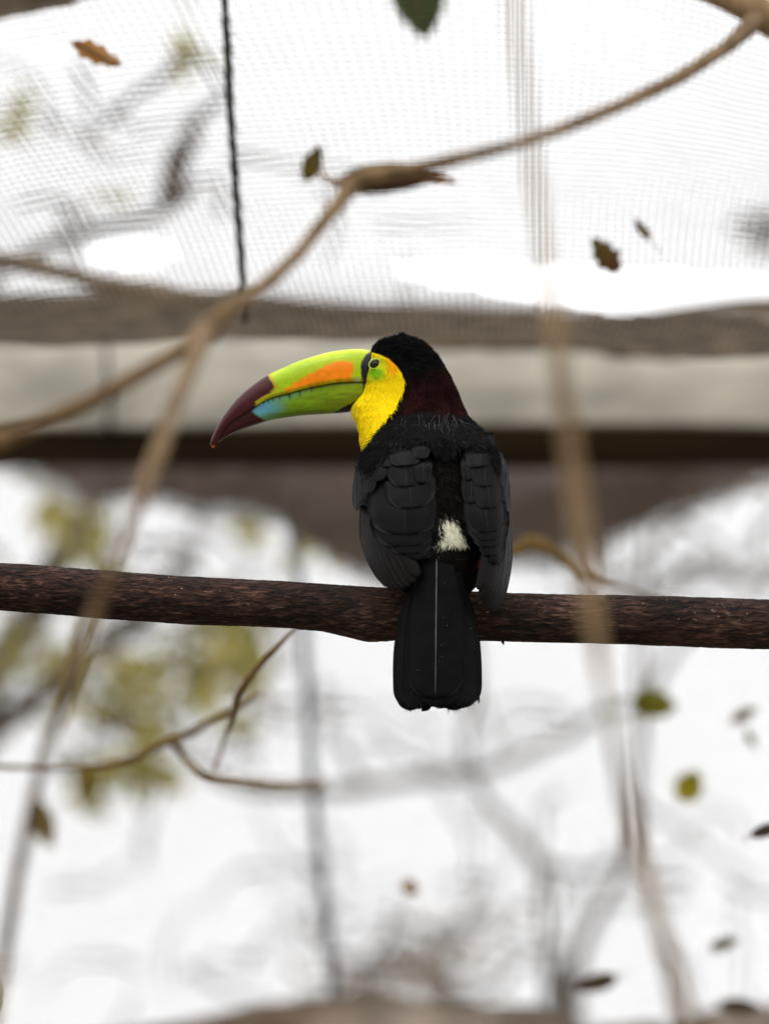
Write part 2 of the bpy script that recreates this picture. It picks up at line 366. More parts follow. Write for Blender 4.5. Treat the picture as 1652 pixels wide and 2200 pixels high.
# rolled folds of net lying along the board
def roll(name, label, pts, seed):
    q = arc_resample(pts, 120); C = P(q[:, 0], q[:, 1], q[:, 2]); r = q[:, 3] / F * q[:, 2] * (1 + .25 * vnoise(np.arange(120) / 7., np.zeros(120), seed))
    V, Fc = tube_mesh(C, r, 20, rough=.35, seed=seed); tag(mesh_obj(name, V, Fc, M['net_roll'], base=C[0]), label, 'net fold')
roll('net_fold', 'rolled fold of brown net slanting down above the board, beak side', [(-200, 500, 6.3, 16), (-60, 545, 6.3, 18), (60, 568, 6.3, 18), (160, 592, 6.3, 17), (250, 618, 6.3, 22), (330, 628, 6.3, 22), (430, 645, 6.3, 18), (540, 672, 6.3, 16), (680, 690, 6.3, 14), (820, 712, 6.3, 12)], 5)
roll('net_fold', 'lumpy fold of brown net lying on the board behind the vine', [(900, 745, 6.6, 14), (1050, 735, 6.6, 20), (1180, 725, 6.6, 26), (1300, 735, 6.6, 30), (1420, 748, 6.6, 32), (1520, 735, 6.6, 26), (1640, 710, 6.6, 26), (1800, 700, 6.6, 24)], 8)
# wall net below the beam
def wall_map(u, v):
    D = 7.68 + .05 * vnoise(u * 2.2, v * 1.7, 31); x = 826 + u * F / 7.5 + 7 * vnoise(u * 7, v * 5, 33); y = 985 + v * F / 7.5 + 14 * vnoise(u * 2.5, v * 2.5, 32)
    return P(x, y, D)
V, Fc = net_threads(wall_map, -.8, .8, int(1.6 / .0062), 0, .86, int(.86 / .0062), 80, 60, .00080)
tag(mesh_obj('wall_net', V, Fc, M['net'], base=P(826, 985, 7.55), smooth=False), 'fine grey mesh wall net hanging below the dark beam', 'net', kind='stuff')

# shade cloth bunched and drooping under the beam
low = [(-260, 930), (-100, 955), (0, 975), (60, 1000), (150, 1040), (230, 1066), (330, 1064), (450, 1086), (540, 1088), (600, 1106), (660, 1152), (740, 1205), (800, 1224), (900, 1232), (1000, 1216), (1090, 1198), (1200, 1186), (1290, 1152), (1400, 1112), (1520, 1062), (1652, 1016), (1760, 985), (1900, 960)]
def sheet(name, top_fn, low_pts, D, mat_, nu, nv, fold, seed, parent=None, thick=.0016):
    q = arc_resample(low_pts, nu); s = np.linspace(0, 1, nv)
    X = np.repeat(q[:, :1], nv, 1); Yt = top_fn(q[:, 0])[:, None]; Y = Yt + (q[:, 1:2] - Yt) * s[None]
    Y = Y + 5 * vnoise(X / 30, s[None] * 2, seed + 2) * s[None]
    Dd = D + fold * vnoise(X / 70, Y / 400, seed) * (.3 + s[None]) + fold * .6 * vnoise(X / 230 + .4 * Y / 80, Y / 90, seed + 1)
    V = P(X, Y, Dd).reshape(-1, 3); nvtx = len(V); V2 = P(X, Y, Dd + thick).reshape(-1, 3)
    f = grid_faces(nu, nv); Fs = [f, f[:, ::-1] + nvtx]
    ring = np.r_[np.arange(nu) * nv, (nu - 1) * nv + np.arange(1, nv), (np.arange(nu - 2, -1, -1)) * nv + nv - 1, np.arange(nv - 2, 0, -1)]
    r2 = np.roll(ring, -1); Fs.append(np.stack([ring, ring + nvtx, r2 + nvtx, r2], -1))
    return mesh_obj(name, np.vstack([V, V2]), np.vstack(Fs), mat_, parent, base=None if parent is not None else P(826, 990, D))
tag(sheet('shade_cloth', lambda x: np.full_like(x, 978.), low, 7.53, M['cloth'], 220, 24, .03, 41), 'dark brown shade cloth drooping in scallops under the beam', 'cloth')
low_poly = [(-300, 960)] + [(a, b + 34 + 10 * math.sin(a / 60)) for a, b in low] + [(1950, 960)]
def droop_map(seed, D):
    def f(u, v): return P(826 + u * F / 7.4 + 12 * vnoise(u * 6, v * 6, seed), 965 + v * F / 7.4 + 10 * vnoise(u * 4, v * 4, seed + 1), D + .04 * vnoise(u * 5, v * 5, seed + 2))
    def k(u, v): return in_poly(826 + u * F / 7.4, 965 + v * F / 7.4 + 8 * vnoise(u * 30, v * 30, seed), low_poly)
    return f, k
prts = []
for sd_, D_ in ((201, 7.5), (221, 7.57)):
    f_, k_ = droop_map(sd_, D_); prts.append(net_threads(f_, -.72, .72, int(1.44 / .0062), 0, .19, int(.19 / .0062), 100, 24, .00095, k_))
V = np.vstack([prts[0][0], prts[1][0]]); Fc = np.vstack([prts[0][1], prts[1][1] + len(prts[0][0])])
tag(mesh_obj('drooping_net', V, Fc, M['net'], base=P(826, 985, 7.5), smooth=False), 'loose grey double net hanging in a wedge round the shade cloth under the beam', 'net', kind='stuff')
# bunched foot of the wall net at the bottom
foot_top = np.array([(-200, 2215), (200, 2200), (400, 2170), (560, 2135), (700, 2120), (800, 2105), (900, 2130), (1050, 2140), (1160, 2138), (1210, 2165), (1260, 2190), (1330, 2178), (1400, 2172), (1460, 2180), (1500, 2150), (1600, 2140), (1800, 2120)], float)
foot_top[:, 1] += 22
tag(sheet('net_hem', lambda x: np.interp(x, foot_top[:, 0], foot_top[:, 1]), [(-200, 2460), (300, 2450), (800, 2440), (1300, 2450), (1800, 2450)], 7.5, noise_mat('net_hem_cloth', srgb(170, 156, 144), srgb(206, 192, 178), scale=14, translucent=.5, bump=.5, bscale=200), 120, 20, .05, 51),
    'tan bunched lower hem of the wall net', 'net hem')
# scrap of brown cloth on the roof, corner of the picture
tag(sheet('roof_cloth', lambda x: np.full_like(x, -260.), [(-260, 92), (-100, 64), (0, 45), (90, 24), (180, -2), (260, -30), (330, -80)], 5.35, noise_mat('roof_cloth', srgb(96, 82, 70), srgb(126, 110, 94), scale=30, bump=.4, bscale=200, translucent=.2), 60, 16, .012, 61),
    'flat brown cloth scrap lying on the roof net beyond the dry orange-tan leaf', 'cloth')
# dark cord lashing the roof net
C = P(*arc_resample([(478, -180, 5.1), (483, 0, 5.12), (490, 120, 5.14), (497, 260, 5.16), (507, 400, 5.18), (516, 520, 5.2), (522, 600, 5.22), (525, 650, 5.3), (526, 690, 5.5)], 160).T)
th = np.linspace(0, 60 * np.pi, 160)
V, Fc = tube_mesh(C, 0.0035 + .0009 * np.sin(th * 1.3) * vnoise(th / 3, 0 * th, 2), 8)
rp = mesh_obj('lashing_cord', V, Fc, M['rope'], base=C[0])
tag(rp, 'dark cord running down the roof net, seam of the mesh', 'cord')
parts = []
for k in range(34):
    i = int(rng.integers(2, 120)); c = C[i]; s = rng.choice([-1, 1]); L = rng.uniform(.004, .009)
    d = np.array([s * rng.uniform(.4, 1), 0, rng.uniform(-.8, .8)]); d *= L / np.linalg.norm(d)
    q = arc_resample([c, c + d * .6 + [0, 0, .001], c + d + [0, 0, -.0015]], 6); parts.append(tube_mesh(q, np.linspace(.0007, .0003, 6), 4))
V, Fc = join_meshes(parts); k_ = mesh_obj('loose_thread', V, Fc, M['rope'], rp); k_['kind'] = 'stuff'
# blue-grey pipe behind
C = P(*arc_resample([(560, 900, 7.95), (580, 1000, 7.95), (632, 1170, 7.95), (655, 1400, 7.95), (672, 1700, 7.95), (700, 1950, 7.95), (728, 2230, 7.95)], 60).T)
V, Fc = tube_mesh(C, np.full(60, .0072), 12); tag(mesh_obj('pipe', V, Fc, M['pole'], base=C[-1]), 'slim blue-grey pipe leaning behind the wall net', 'pipe')

# ------------------------------------------------------------------ trees beyond the net
def limb(pts, D, rpx, n=40):
    q = arc_resample([(a, b, D) for a, b in pts], n); C = P(q[:, 0], q[:, 1], q[:, 2])
    C = C + .01 * np.stack([vnoise(np.arange(n) / 5., np.full(n, 1.), 5), vnoise(np.arange(n) / 5., np.full(n, 3.), 6), 0 * C[:, 0]], -1)
    r = np.interp(np.linspace(0, 1, n), np.linspace(0, 1, len(rpx)), rpx) / F * D * 1.0
    return C, r
def leaf_cloud(D, blobs, size, seed, palette):
    """blobs (px,py,rx,ry,n): small folded leaves spread through the clusters"""
    g = np.random.default_rng(seed); Vs, Fs, Cs = [], [], []; o = 0
    for (bx, by, rx, ry, n) in blobs:
        for _ in range(n):
            a = g.normal(0, .5, 2); c = P(bx + a[0] * rx, by + a[1] * ry, D + g.normal(0, .3))
            L = size * g.uniform(.6, 1.3); d = g.normal(0, 1, 3); d[2] -= .5; d /= np.linalg.norm(d)
            s = np.cross(d, g.normal(0, 1, 3)); s /= np.linalg.norm(s); nn = np.cross(d, s)
            pts = [c, c + d * L * .3 + s * L * .24 + nn * L * .06, c + d * L * .7 + s * L * .2 + nn * L * .05, c + d * L, c + d * L * .7 - s * L * .2 + nn * L * .05, c + d * L * .3 - s * L * .24 + nn * L * .06, c + d * L * .5]
            Vs += pts; Fs += [[o, o + 1, o + 6], [o + 1, o + 2, o + 6], [o + 2, o + 3, o + 6], [o + 3, o + 4, o + 6], [o + 4, o + 5, o + 6], [o + 5, o, o + 6]]
            cc = np.array(palette[g.integers(len(palette))]) * g.uniform(.75, 1.25); Cs += [cc] * 7; o += 7
    return np.array(Vs), Fs, np.array(Cs)
GREEN = [srgb(150, 146, 58), srgb(172, 164, 84), srgb(128, 126, 56), srgb(190, 178, 104)]
def tree(label, gpx, D, trunk, limbs, blobs, seed, leaf=.05, palette=GREEN, twigs=()):
    x = P(gpx, 2000, D)[0]; y = P(gpx, 2000, D)[1]
    root = empty('tree', (x, y, 0)); tag(root, label, 'tree', 'trees beyond the net')
    C, r = limb(trunk[0], D, trunk[1]); C0 = np.array([[x, y, -.05], [x + .02, y, .8]])
    C2 = arc_resample(np.vstack([C0, C[::-1] if C[0, 2] > C[-1, 2] else C]), 70); rr = np.r_[r.max() * 1.5, r.max() * 1.3, (r[::-1] if C[0, 2] > C[-1, 2] else r)]
    rr = np.interp(np.linspace(0, 1, 70), np.linspace(0, 1, len(rr)), rr)
    V, Fc = tube_mesh(C2, rr, 12, rough=.15, seed=seed); mesh_obj('trunk', V, Fc, M['tree_bark'], root)
    for pts, rp in limbs:
        C, r = limb(pts, D, rp); V, Fc = tube_mesh(C, r, 9, rough=.15, seed=seed); mesh_obj('limb', V, Fc, M['tree_bark'], root)
    if twigs:
        gg = np.random.default_rng(seed + 50); parts = []
        for (x0, y0, x1, y1, nn) in twigs:
            for _ in range(nn):
                p = np.array([gg.uniform(x0, x1), gg.uniform(y0, y1)]); a = gg.uniform(0, 6.28); pts = [p]
                for _k in range(4): a += gg.normal(0, .45); p = p + gg.uniform(35, 75) * np.array([math.cos(a), math.sin(a)]); pts.append(p)
                q = arc_resample(pts, 14); r = np.linspace(gg.uniform(4, 9), 2, 14) / F * D; parts.append(tube_mesh(P(q[:, 0], q[:, 1], D + gg.normal(0, .25) + 0 * r), r, 5))
        V, Fc = join_meshes(parts); mesh_obj('twigs', V, Fc, M['tree_bark'], root)['kind'] = 'stuff'
    if blobs:
        V, Fc, Cc = leaf_cloud(D, blobs, leaf, seed, palette); k = mesh_obj('crown', V, Fc, M['leaf_far'], root, colors=Cc, smooth=False); k['kind'] = 'stuff'
    return root
tree('grey tree with olive-yellow leaves beyond the net, on the beak side of the bird', -260, 10.2,
     ([(-260, 2300), (-180, 1800), (-60, 1610), (20, 1545), (120, 1470), (240, 1380), (330, 1290), (420, 1180)], [70, 64, 58, 54, 50, 46, 38, 18]),
     [([(-120, 1640), (-40, 1480), (30, 1370), (110, 1240), (170, 1120), (230, 1020)], [54, 50, 44, 32, 18]),
      ([(20, 1330), (110, 1400), (190, 1470), (280, 1560), (380, 1620)], [14, 12, 9, 6]),
      ([(240, 1380), (350, 1350), (480, 1390), (560, 1330)], [10, 8, 4]),
      ([(120, 1470), (200, 1560), (240, 1640)], [12, 8, 4])],
     [(150, 1120, 80, 100, 26), (190, 1180, 60, 80, 18), (100, 1060, 60, 50, 8), (505, 1390, 70, 110, 52), (300, 1440, 150, 110, 32), (240, 1520, 160, 120, 24), (420, 1490, 110, 90, 22), (60, 1390, 120, 120, 20), (300, 1620, 80, 60, 30), (190, 1680, 30, 40, 10), (640, 1150, 60, 50, 10)], 101, .075, twigs=[(-60, 1080, 640, 1650, 40)])
tree('bare grey tree forking beyond the net under the tail', 1190, 11.5,
     ([(1190, 2320), (1170, 2050), (1150, 1850), (1070, 1750), (1008, 1662), (1015, 1560), (1022, 1440), (1000, 1330)], [32, 28, 22, 22, 22, 20, 13, 8]),
     [([(1008, 1662), (900, 1670), (780, 1692), (640, 1700), (520, 1690), (440, 1660)], [15, 14, 13, 11, 8]),
      ([(1008, 1662), (1100, 1630), (1200, 1585), (1290, 1540), (1400, 1500)], [14, 12, 10, 7]),
      ([(1150, 1850), (1230, 1870), (1330, 1860)], [12, 8, 4]), ([(780, 1692), (720, 1580), (690, 1450)], [8, 6, 4])], [], 102, twigs=[(640, 1400, 1300, 2100, 22)])
tree('bare grey tree with upright trunk beyond the net, behind the hanging vine', 1230, 11.0,
     ([(1225, 2330), (1240, 2050), (1300, 1930), (1350, 1830), (1365, 1720), (1378, 1600), (1385, 1500), (1370, 1400), (1400, 1280)], [34, 32, 28, 32, 34, 28, 16, 14, 10]),
     [([(1385, 1500), (1440, 1400), (1520, 1330), (1640, 1300)], [11, 9, 7, 4]), ([(1400, 1300), (1380, 1200), (1460, 1120), (1560, 1180)], [10, 12, 11, 6]),
      ([(1365, 1720), (1480, 1800), (1640, 1900)], [7, 5, 3]), ([(1400, 1280), (1500, 1210), (1600, 1250), (1720, 1180)], [12, 16, 14, 8])], [], 103, twigs=[(1250, 1050, 1700, 1350, 26), (1200, 1800, 1700, 2200, 12)])
tree('thin twiggy pale brown tree beyond the net, rising behind the net hem', 960, 12.5,
     ([(960, 2330), (940, 2150), (960, 2050), (1000, 1960), (1060, 1900)], [30, 26, 18, 12, 6]),
     [([(950, 2120), (850, 2080), (740, 2060), (660, 1980)], [18, 14, 10, 6]), ([(960, 2050), (900, 1990), (820, 1960)], [12, 9, 4]), ([(960, 2150), (1060, 2120), (1150, 2050)], [12, 9, 4]),
      ([(850, 2080), (760, 2130), (640, 2160)], [12, 10, 6])],
     [(900, 2080, 140, 90, 90), (1000, 2010, 120, 80, 50), (780, 2120, 120, 60, 60)], 104, .045, [srgb(160, 148, 136), srgb(176, 160, 146), srgb(150, 134, 118)], twigs=[(0, 1850, 700, 2200, 12), (650, 1850, 1250, 2200, 12)])
tree('dark-limbed tree beyond the roof net beside the cord', -300, 8.6,
     ([(-300, 2330), (-270, 1500), (-180, 900), (0, 590), (190, 495), (290, 480), (380, 445), (425, 415)], [40, 34, 26, 18, 16, 24, 22, 10]),
     [([(345, 430), (362, 390), (380, 330), (420, 270), (460, 225), (490, 205)], [16, 27, 25, 18, 12, 6]), ([(480, 205), (420, 120), (330, 170), (250, 250), (180, 300)], [6, 7, 10, 8, 4]),
      ([(190, 495), (120, 430), (40, 440)], [8, 7, 4])],
     [(405, 110, 40, 60, 22), (20, 260, 50, 50, 14), (230, 410, 40, 20, 6)], 105, .04, twigs=[(0, 60, 520, 520, 8), (560, 400, 900, 560, 4)])
tree('dark tree limb tips beyond the roof net, past the rust leaf', 1900, 10.5,
     ([(1900, 2330), (1850, 1400), (1800, 900), (1760, 600), (1700, 500), (1650, 470), (1590, 462)], [40, 34, 26, 20, 16, 13, 6]),
     [([(1700, 500), (1660, 530), (1620, 545)], [9, 7, 3])], [(1640, 490, 40, 40, 18)], 106, .04, [srgb(70, 66, 60), srgb(90, 84, 74)])

# ------------------------------------------------------------------ loose twigs
def twig(name, label, pts, mat_, n=90, seed=1, group=None):
    """pts: (px,py,depth,radius px)"""
    q = arc_resample(pts, n); C = P(q[:, 0], q[:, 1], q[:, 2]); r = q[:, 3] / F * q[:, 2]
    V, Fc = tube_mesh(C, r, 12, rough=.12, seed=seed); o = mesh_obj(name, V, Fc, mat_, base=C[0]); tag(o, label, 'twig', group); return o
fork = empty('forked_branch', P(1700, 20, 3.9)); tag(fork, 'long tan forked twig hanging in front of the bird, from thick stub to beak side', 'twig')
def fpart(name, pts, mat_, n=90, seed=1):
    q = arc_resample(pts, n); V, Fc = tube_mesh(P(q[:, 0], q[:, 1], q[:, 2]), q[:, 3] / F * q[:, 2], 12, rough=.14, seed=seed); return mesh_obj(name, V, Fc, mat_, fork)
fpart('stub', [(1900, 150, 3.9, 50), (1760, 78, 3.9, 46), (1660, 42, 3.9, 42), (1590, 8, 3.9, 34), (1500, -25, 3.9, 24), (1380, -40, 3.9, 14)], M['twig'])
fpart('stem', [(1620, 45, 3.88, 22), (1560, 100, 3.8, 15), (1440, 175, 3.72, 15), (1300, 240, 3.6, 14), (1140, 300, 3.5, 13), (980, 342, 3.52, 14), (860, 370, 3.56, 17), (770, 392, 3.58, 21), (715, 450, 3.54, 16), (640, 545, 3.5, 15), (560, 620, 3.45, 17), (500, 660, 3.4, 20), (430, 722, 3.38, 27)], M['twig_mid'], 160)
fpart('fork', [(450, 705, 3.38, 26), (400, 745, 3.36, 19), (300, 805, 3.34, 18), (200, 862, 3.34, 20), (100, 905, 3.34, 23), (0, 948, 3.36, 25), (-160, 1010, 3.4, 26)], M['twig_mid'])
fpart('fork', [(440, 710, 3.38, 26), (405, 800, 3.26, 18), (355, 930, 3.14, 18), (315, 1040, 3.08, 17), (255, 1190, 3.04, 11), (210, 1300, 3.05, 14), (150, 1460, 3.05, 17), (100, 1610, 3.08, 13), (65, 1760, 3.1, 14), (35, 1900, 3.12, 13), (10, 2060, 3.15, 13), (-20, 2260, 3.1, 9)], M['twig_mid'], 140)
fpart('side_twig', [(780, 392, 3.62, 12), (740, 390, 3.62, 9), (705, 386, 3.63, 6), (690, 372, 3.63, 5), (683, 345, 3.63, 4)], M['twig_dark'], 30)
twig('hanging_vine', 'pale tan vine hanging straight down in front of the perch', [(1095, -120, 2.8, 10), (1110, 60, 2.8, 10), (1135, 280, 2.8, 10), (1170, 560, 2.79, 12), (1195, 740, 2.78, 18), (1225, 960, 2.78, 21), (1250, 1150, 2.78, 22), (1272, 1320, 2.78, 20), (1292, 1450, 2.78, 10), (1312, 1560, 2.78, 10), (1360, 1790, 2.8, 16), (1405, 1950, 2.8, 16), (1450, 2110, 2.82, 20), (1490, 2300, 2.84, 22)], M['twig'], 160, 3)
twig('dry_twig', 'bent olive twig behind the wing tip just above the perch', [(1050, 1190, 5.75, 12), (1100, 1186, 5.75, 14), (1140, 1166, 5.75, 17), (1180, 1182, 5.75, 15), (1225, 1212, 5.75, 12), (1260, 1238, 5.75, 9), (1310, 1256, 5.75, 6), (1372, 1272, 5.75, 5), (1420, 1290, 5.75, 4)], M['olive_twig'], 60, 4)
tw = empty('climbing_twig', P(-60, 1645, 5.05)); tag(tw, 'thin curving tan twig with side shoots below the perch', 'twig')
for nm, pts in (('stem', [(-120, 1640, 5.6, 6), (0, 1647, 5.6, 6), (140, 1650, 5.6, 6), (250, 1640, 5.6, 8), (340, 1603, 5.58, 9), (400, 1580, 5.56, 9), (470, 1540, 5.5, 8), (520, 1515, 5.45, 5), (560, 1490, 5.45, 4)]),
                ('side_twig', [(370, 1590, 5.56, 9), (400, 1630, 5.6, 9), (440, 1668, 5.4, 10), (520, 1682, 5.7, 12), (600, 1692, 6.1, 14), (690, 1688, 6.4, 12)]),
                ('side_twig', [(640, 1345, 4.9, 3), (590, 1395, 4.92, 6), (545, 1445, 4.95, 8), (515, 1490, 5.0, 9), (500, 1540, 5.1, 7), (480, 1600, 5.45, 5), (462, 1650, 5.35, 5)])):
    q = arc_resample(pts, 50); V, Fc = tube_mesh(P(q[:, 0], q[:, 1], q[:, 2]), q[:, 3] / F * q[:, 2], 9, rough=.15, seed=5); mesh_obj(nm, V, Fc, M['olive_twig'], tw)

# ------------------------------------------------------------------ single leaves caught in the nets
def leaf(label, px, py, D, L, Wd, ang, c1, c2, curl=.4, fold=.3, lobes=0, tilt=0.0, seed=1, stem=.25):
    """L, Wd in photo pixels at depth D; ang: direction of the tip in the picture"""
    nu, nv = 19, 9; g = np.random.default_rng(seed)
    t = np.linspace(0, 1, nu)[:, None]; s = np.linspace(-1, 1, nv)[None]
    wv = np.sin(np.pi * np.clip(t, 0, 1) ** .8) ** .75 * (1 + .22 * lobes * np.sin(t * 22 + seed)) + .02
    X = (t - .5) * L + 0 * s; Y = s * wv * Wd / 2 * (1 + .1 * g.normal(0, 1, (nu, 1)) * .5)
    Z = curl * L * (.3 * (t - .5) ** 2 * 2 - .1) + fold * np.abs(s) * wv * Wd / 2 + .04 * L * vnoise(t * 4 + seed, s * 2 + 0 * t, seed)
    Y = Y * math.cos(tilt) ; Z = Z + Y * math.sin(tilt)
    ca, sa = math.cos(R(ang)), math.sin(R(ang))
    PX = px + X * ca - Y * sa; PY = py + X * sa + Y * ca; DD = D + Z / F * D
    V = P(PX, PY, DD).reshape(-1, 3); V2 = P(PX, PY, DD + .0004).reshape(-1, 3); n = len(V)
    f = grid_faces(nu, nv); ring = np.r_[np.arange(nu) * nv, (nu - 1) * nv + np.arange(1, nv), (np.arange(nu - 2, -1, -1)) * nv + nv - 1, np.arange(nv - 2, 0, -1)]
    r2 = np.roll(ring, -1); Fs = np.vstack([f, f[:, ::-1] + n, np.stack([ring, ring + n, r2 + n, r2], -1)])
    k = sm(.0, 1, t + .25 * vnoise(t * 5, s * 2 + 0 * t, seed + 5)); Cc = (np.array(c1) * (1 - k[..., None]) + np.array(c2) * k[..., None]).reshape(-1, 3)
    root = mesh_obj('leaf', np.vstack([V, V2]), Fs, M['leaf'], base=P(px, py, D), colors=np.vstack([Cc, Cc])); tag(root, label, 'leaf')
    q = arc_resample([(-.48 * L - stem * L, .06 * L), (-.48 * L - stem * L * .5, .02 * L), (-.46 * L, 0), (0, 0), (.4 * L, 0)], 16)
    zc = np.interp(q[:, 0] / L + .5, t[:, 0], Z.mean(1) - fold * .5 * wv[:, 0] * Wd / 2)
    C = P(px + q[:, 0] * ca - q[:, 1] * sa, py + q[:, 0] * sa + q[:, 1] * ca, D + (zc - 1) / F * D)
    V, Fc = tube_mesh(C, np.linspace(.022, .008, 16) * L / F * D, 5); mesh_obj('midrib', V, Fc, M['twig_dark'], root)
OR, TN, BR, OL, YL, DG = srgb(196, 140, 74), srgb(184, 150, 104), srgb(104, 62, 40), srgb(112, 100, 36), srgb(190, 176, 40), srgb(40, 62, 12)
leaf('dry orange-tan leaf with toothed edge lying on the roof net', 210, 116, 5.02, 118, 40, 26, OR, TN, lobes=.7, seed=2, stem=.05)
leaf('olive curled leaf standing up at the twig end', 672, 350, 3.72, 84, 46, -66, OL, srgb(96, 84, 40), curl=.5, seed=3, tilt=.5, stem=.05)
leaf('dark red-brown curled leaf lying along the forked twig', 858, 392, 3.7, 210, 40, -9, srgb(70, 38, 22), srgb(90, 56, 32), seed=4, stem=0, tilt=.4)
leaf('bright olive leaf folded over the forked twig', 800, 374, 3.68, 180, 44, -14, srgb(120, 96, 56), srgb(150, 122, 60), seed=14, stem=0, tilt=.3)
leaf('small orange leaf blade behind the forked twig', 950, 385, 5.3, 76, 18, 14, srgb(206, 156, 100), srgb(150, 110, 76), seed=5)
leaf('olive and rust leaf hanging by its stem in the torn gap of the roof net', 1300, 548, 5.32, 92, 54, 232, BR, OL, lobes=1.1, seed=6, stem=.75, tilt=.3)
leaf('tiny brown leaf on the roof net beside the rust leaf', 1378, 492, 5.3, 56, 20, 232, srgb(130, 108, 80), srgb(120, 104, 66), seed=7, stem=.7)
leaf('dark green broad leaf above the roof net, beyond the forked twig', 900, 0, 6.1, 170, 110, 80, DG, srgb(58, 84, 18), seed=8)
leaf('pale green leaf scrap on the bunched net above the board', 935, 690, 6.3, 80, 30, 20, srgb(120, 110, 70), srgb(100, 92, 54), seed=9)
leaf('orange leaf scrap on the lumpy net fold above the board', 1470, 735, 6.1, 90, 30, 190, srgb(190, 130, 80), srgb(160, 120, 80), seed=10)
leaf('broad olive green leaf on the wall net below the perch', 1405, 1512, 6.6, 100, 66, 10, srgb(126, 124, 36), srgb(150, 146, 50), seed=11, lobes=.6, stem=.6)
leaf('bright yellow-green leaf on the wall net below the broad olive leaf', 1480, 1688, 6.5, 76, 62, -60, srgb(190, 180, 50), srgb(168, 160, 30), seed=12, lobes=.5)
leaf('faded small tan leaf on the wall net beside the broad olive leaf', 1598, 1535, 6.3, 66, 26, -30, srgb(150, 130, 100), srgb(150, 146, 90), seed=13)
leaf('faded sliver of leaf below the faded small leaf', 1612, 1588, 6.3, 46, 18, 60, srgb(160, 160, 110), srgb(150, 150, 96), seed=23)
leaf('dark drooping leaf tip on the wall net, beside the yellow-green leaf', 1650, 1782, 5.3, 84, 28, -20, srgb(70, 60, 48), srgb(58, 52, 44), seed=15, curl=1.2)
leaf('tan speck of leaf on the wall net under the tail', 882, 1908, 6.3, 42, 34, 40, srgb(190, 150, 96), srgb(170, 140, 96), seed=16)
leaf('dark brown leaf caught low on the wall net', 1280, 2112, 6.1, 96, 40, 165, srgb(84, 66, 36), srgb(96, 80, 60), seed=17)
leaf('small grey-brown leaf low on the wall net above the shadowy brown leaf', 1555, 2028, 6.2, 66, 26, -20, srgb(120, 108, 88), srgb(130, 118, 96), seed=18)
leaf('long shadowy brown leaf resting on the net hem', 1590, 2162, 6.3, 96, 34, 6, srgb(86, 70, 56), srgb(80, 66, 52), seed=19)
leaf('khaki leaf pair hanging on the forked twig, low on the beak side', 92, 1770, 3.25, 110, 56, 70, srgb(120, 104, 60), srgb(134, 116, 70), seed=20, lobes=.4)
leaf('bright green leaf beside the foot of the forked twig', -10, 2130, 4.9, 90, 30, 80, srgb(90, 150, 60), srgb(100, 160, 70), seed=21)
leaf('yellowed leaf under the climbing twig', 190, 1680, 5.7, 60, 40, 80, srgb(150, 134, 56), srgb(130, 118, 50), seed=22)

# ------------------------------------------------------------------ perch
D0 = 4.40
top = np.array([(-700, 1172), (-300, 1193), (0, 1211), (60, 1212), (110, 1216), (200, 1224), (400, 1239), (600, 1248), (800, 1261), (950, 1268), (1100, 1274), (1350, 1279), (1652, 1288), (2000, 1296), (2400, 1304)], float)
bot = np.array([(-700, 1268), (-300, 1290), (0, 1311), (200, 1328), (400, 1341), (560, 1347), (640, 1352), (700, 1358), (745, 1369), (780, 1379), (805, 1380), (830, 1377), (900, 1375), (1050, 1377), (1200, 1382), (1350, 1384), (1500, 1390), (1652, 1394), (2000, 1402), (2400, 1410)], float)
nx, ns = 900, 96
xs = np.linspace(-700, 2400, nx); yt = np.interp(xs, top[:, 0], top[:, 1]); ybm = np.interp(xs, bot[:, 0], bot[:, 1])
k = np.exp(-np.linspace(-2, 2, 21) ** 2); k /= k.sum()
yt = np.convolve(np.pad(yt, 10, 'edge'), k, 'valid'); ybm = np.convolve(np.pad(ybm, 10, 'edge'), k, 'valid')
yc, rr = (yt + ybm) / 2, (ybm - yt) / 2
th = np.linspace(0, 2 * np.pi, ns, endpoint=False)
X2 = np.repeat(xs[:, None], ns, 1); TH = np.repeat(th[None], nx, 0)
cy, sy = np.cos(TH) * 3.2, np.sin(TH) * 3.2
rel = (.016 * vnoise(X2 / 60, cy * 4 + sy * 1.3, 71) + .014 * vnoise(X2 / 26 + 2 * vnoise(X2 / 50, sy, 70), cy * 5 - sy * 4, 72) + .011 * vnoise(X2 / 9, cy * 9 + sy * 7, 73)
       + .010 * vnoise(X2 / 4.5, cy * 12 - sy * 10, 76) + .02 * vnoise(X2 / 140, cy * .8, 74) + .02 * vnoise(X2 / 180, sy * .8, 75))
kn = np.exp(-(((X2 - 92) / 26) ** 2)) * np.clip(1 - ((TH - np.pi * .80) / .35) ** 2, 0, 1)      # knot by the end
rel = rel - .07 * kn + .05 * np.exp(-(((X2 - 92) / 40) ** 2)) * np.clip(1 - ((TH - np.pi * .80) / .6) ** 2, 0, 1)
rad = rr[:, None] * (1 + rel)
Y2 = yc[:, None] - rad * np.sin(TH); Z2 = D0 + rad * np.cos(TH) / F * D0
perch = empty('perch_branch', P(826, 1325, D0)); tag(perch, 'thick dark brown bark branch crossing the aviary, the bird perched on it', 'branch')
Vp = P(X2, Y2, Z2).reshape(-1, 3); Fc = grid_faces(nx, ns, True).tolist(); Fc += [list(range(ns))[::-1], list(range((nx - 1) * ns, nx * ns))]
mesh_obj('limb', Vp, Fc, M['bark'], perch)
def bark_pt(px, a, lift=0.):
    i = int(np.clip((px + 700) / 3100 * (nx - 1), 0, nx - 1)); r = rr[i] + lift
    return px, yc[i] - r * math.sin(a), D0 + r * math.cos(a) / F * D0
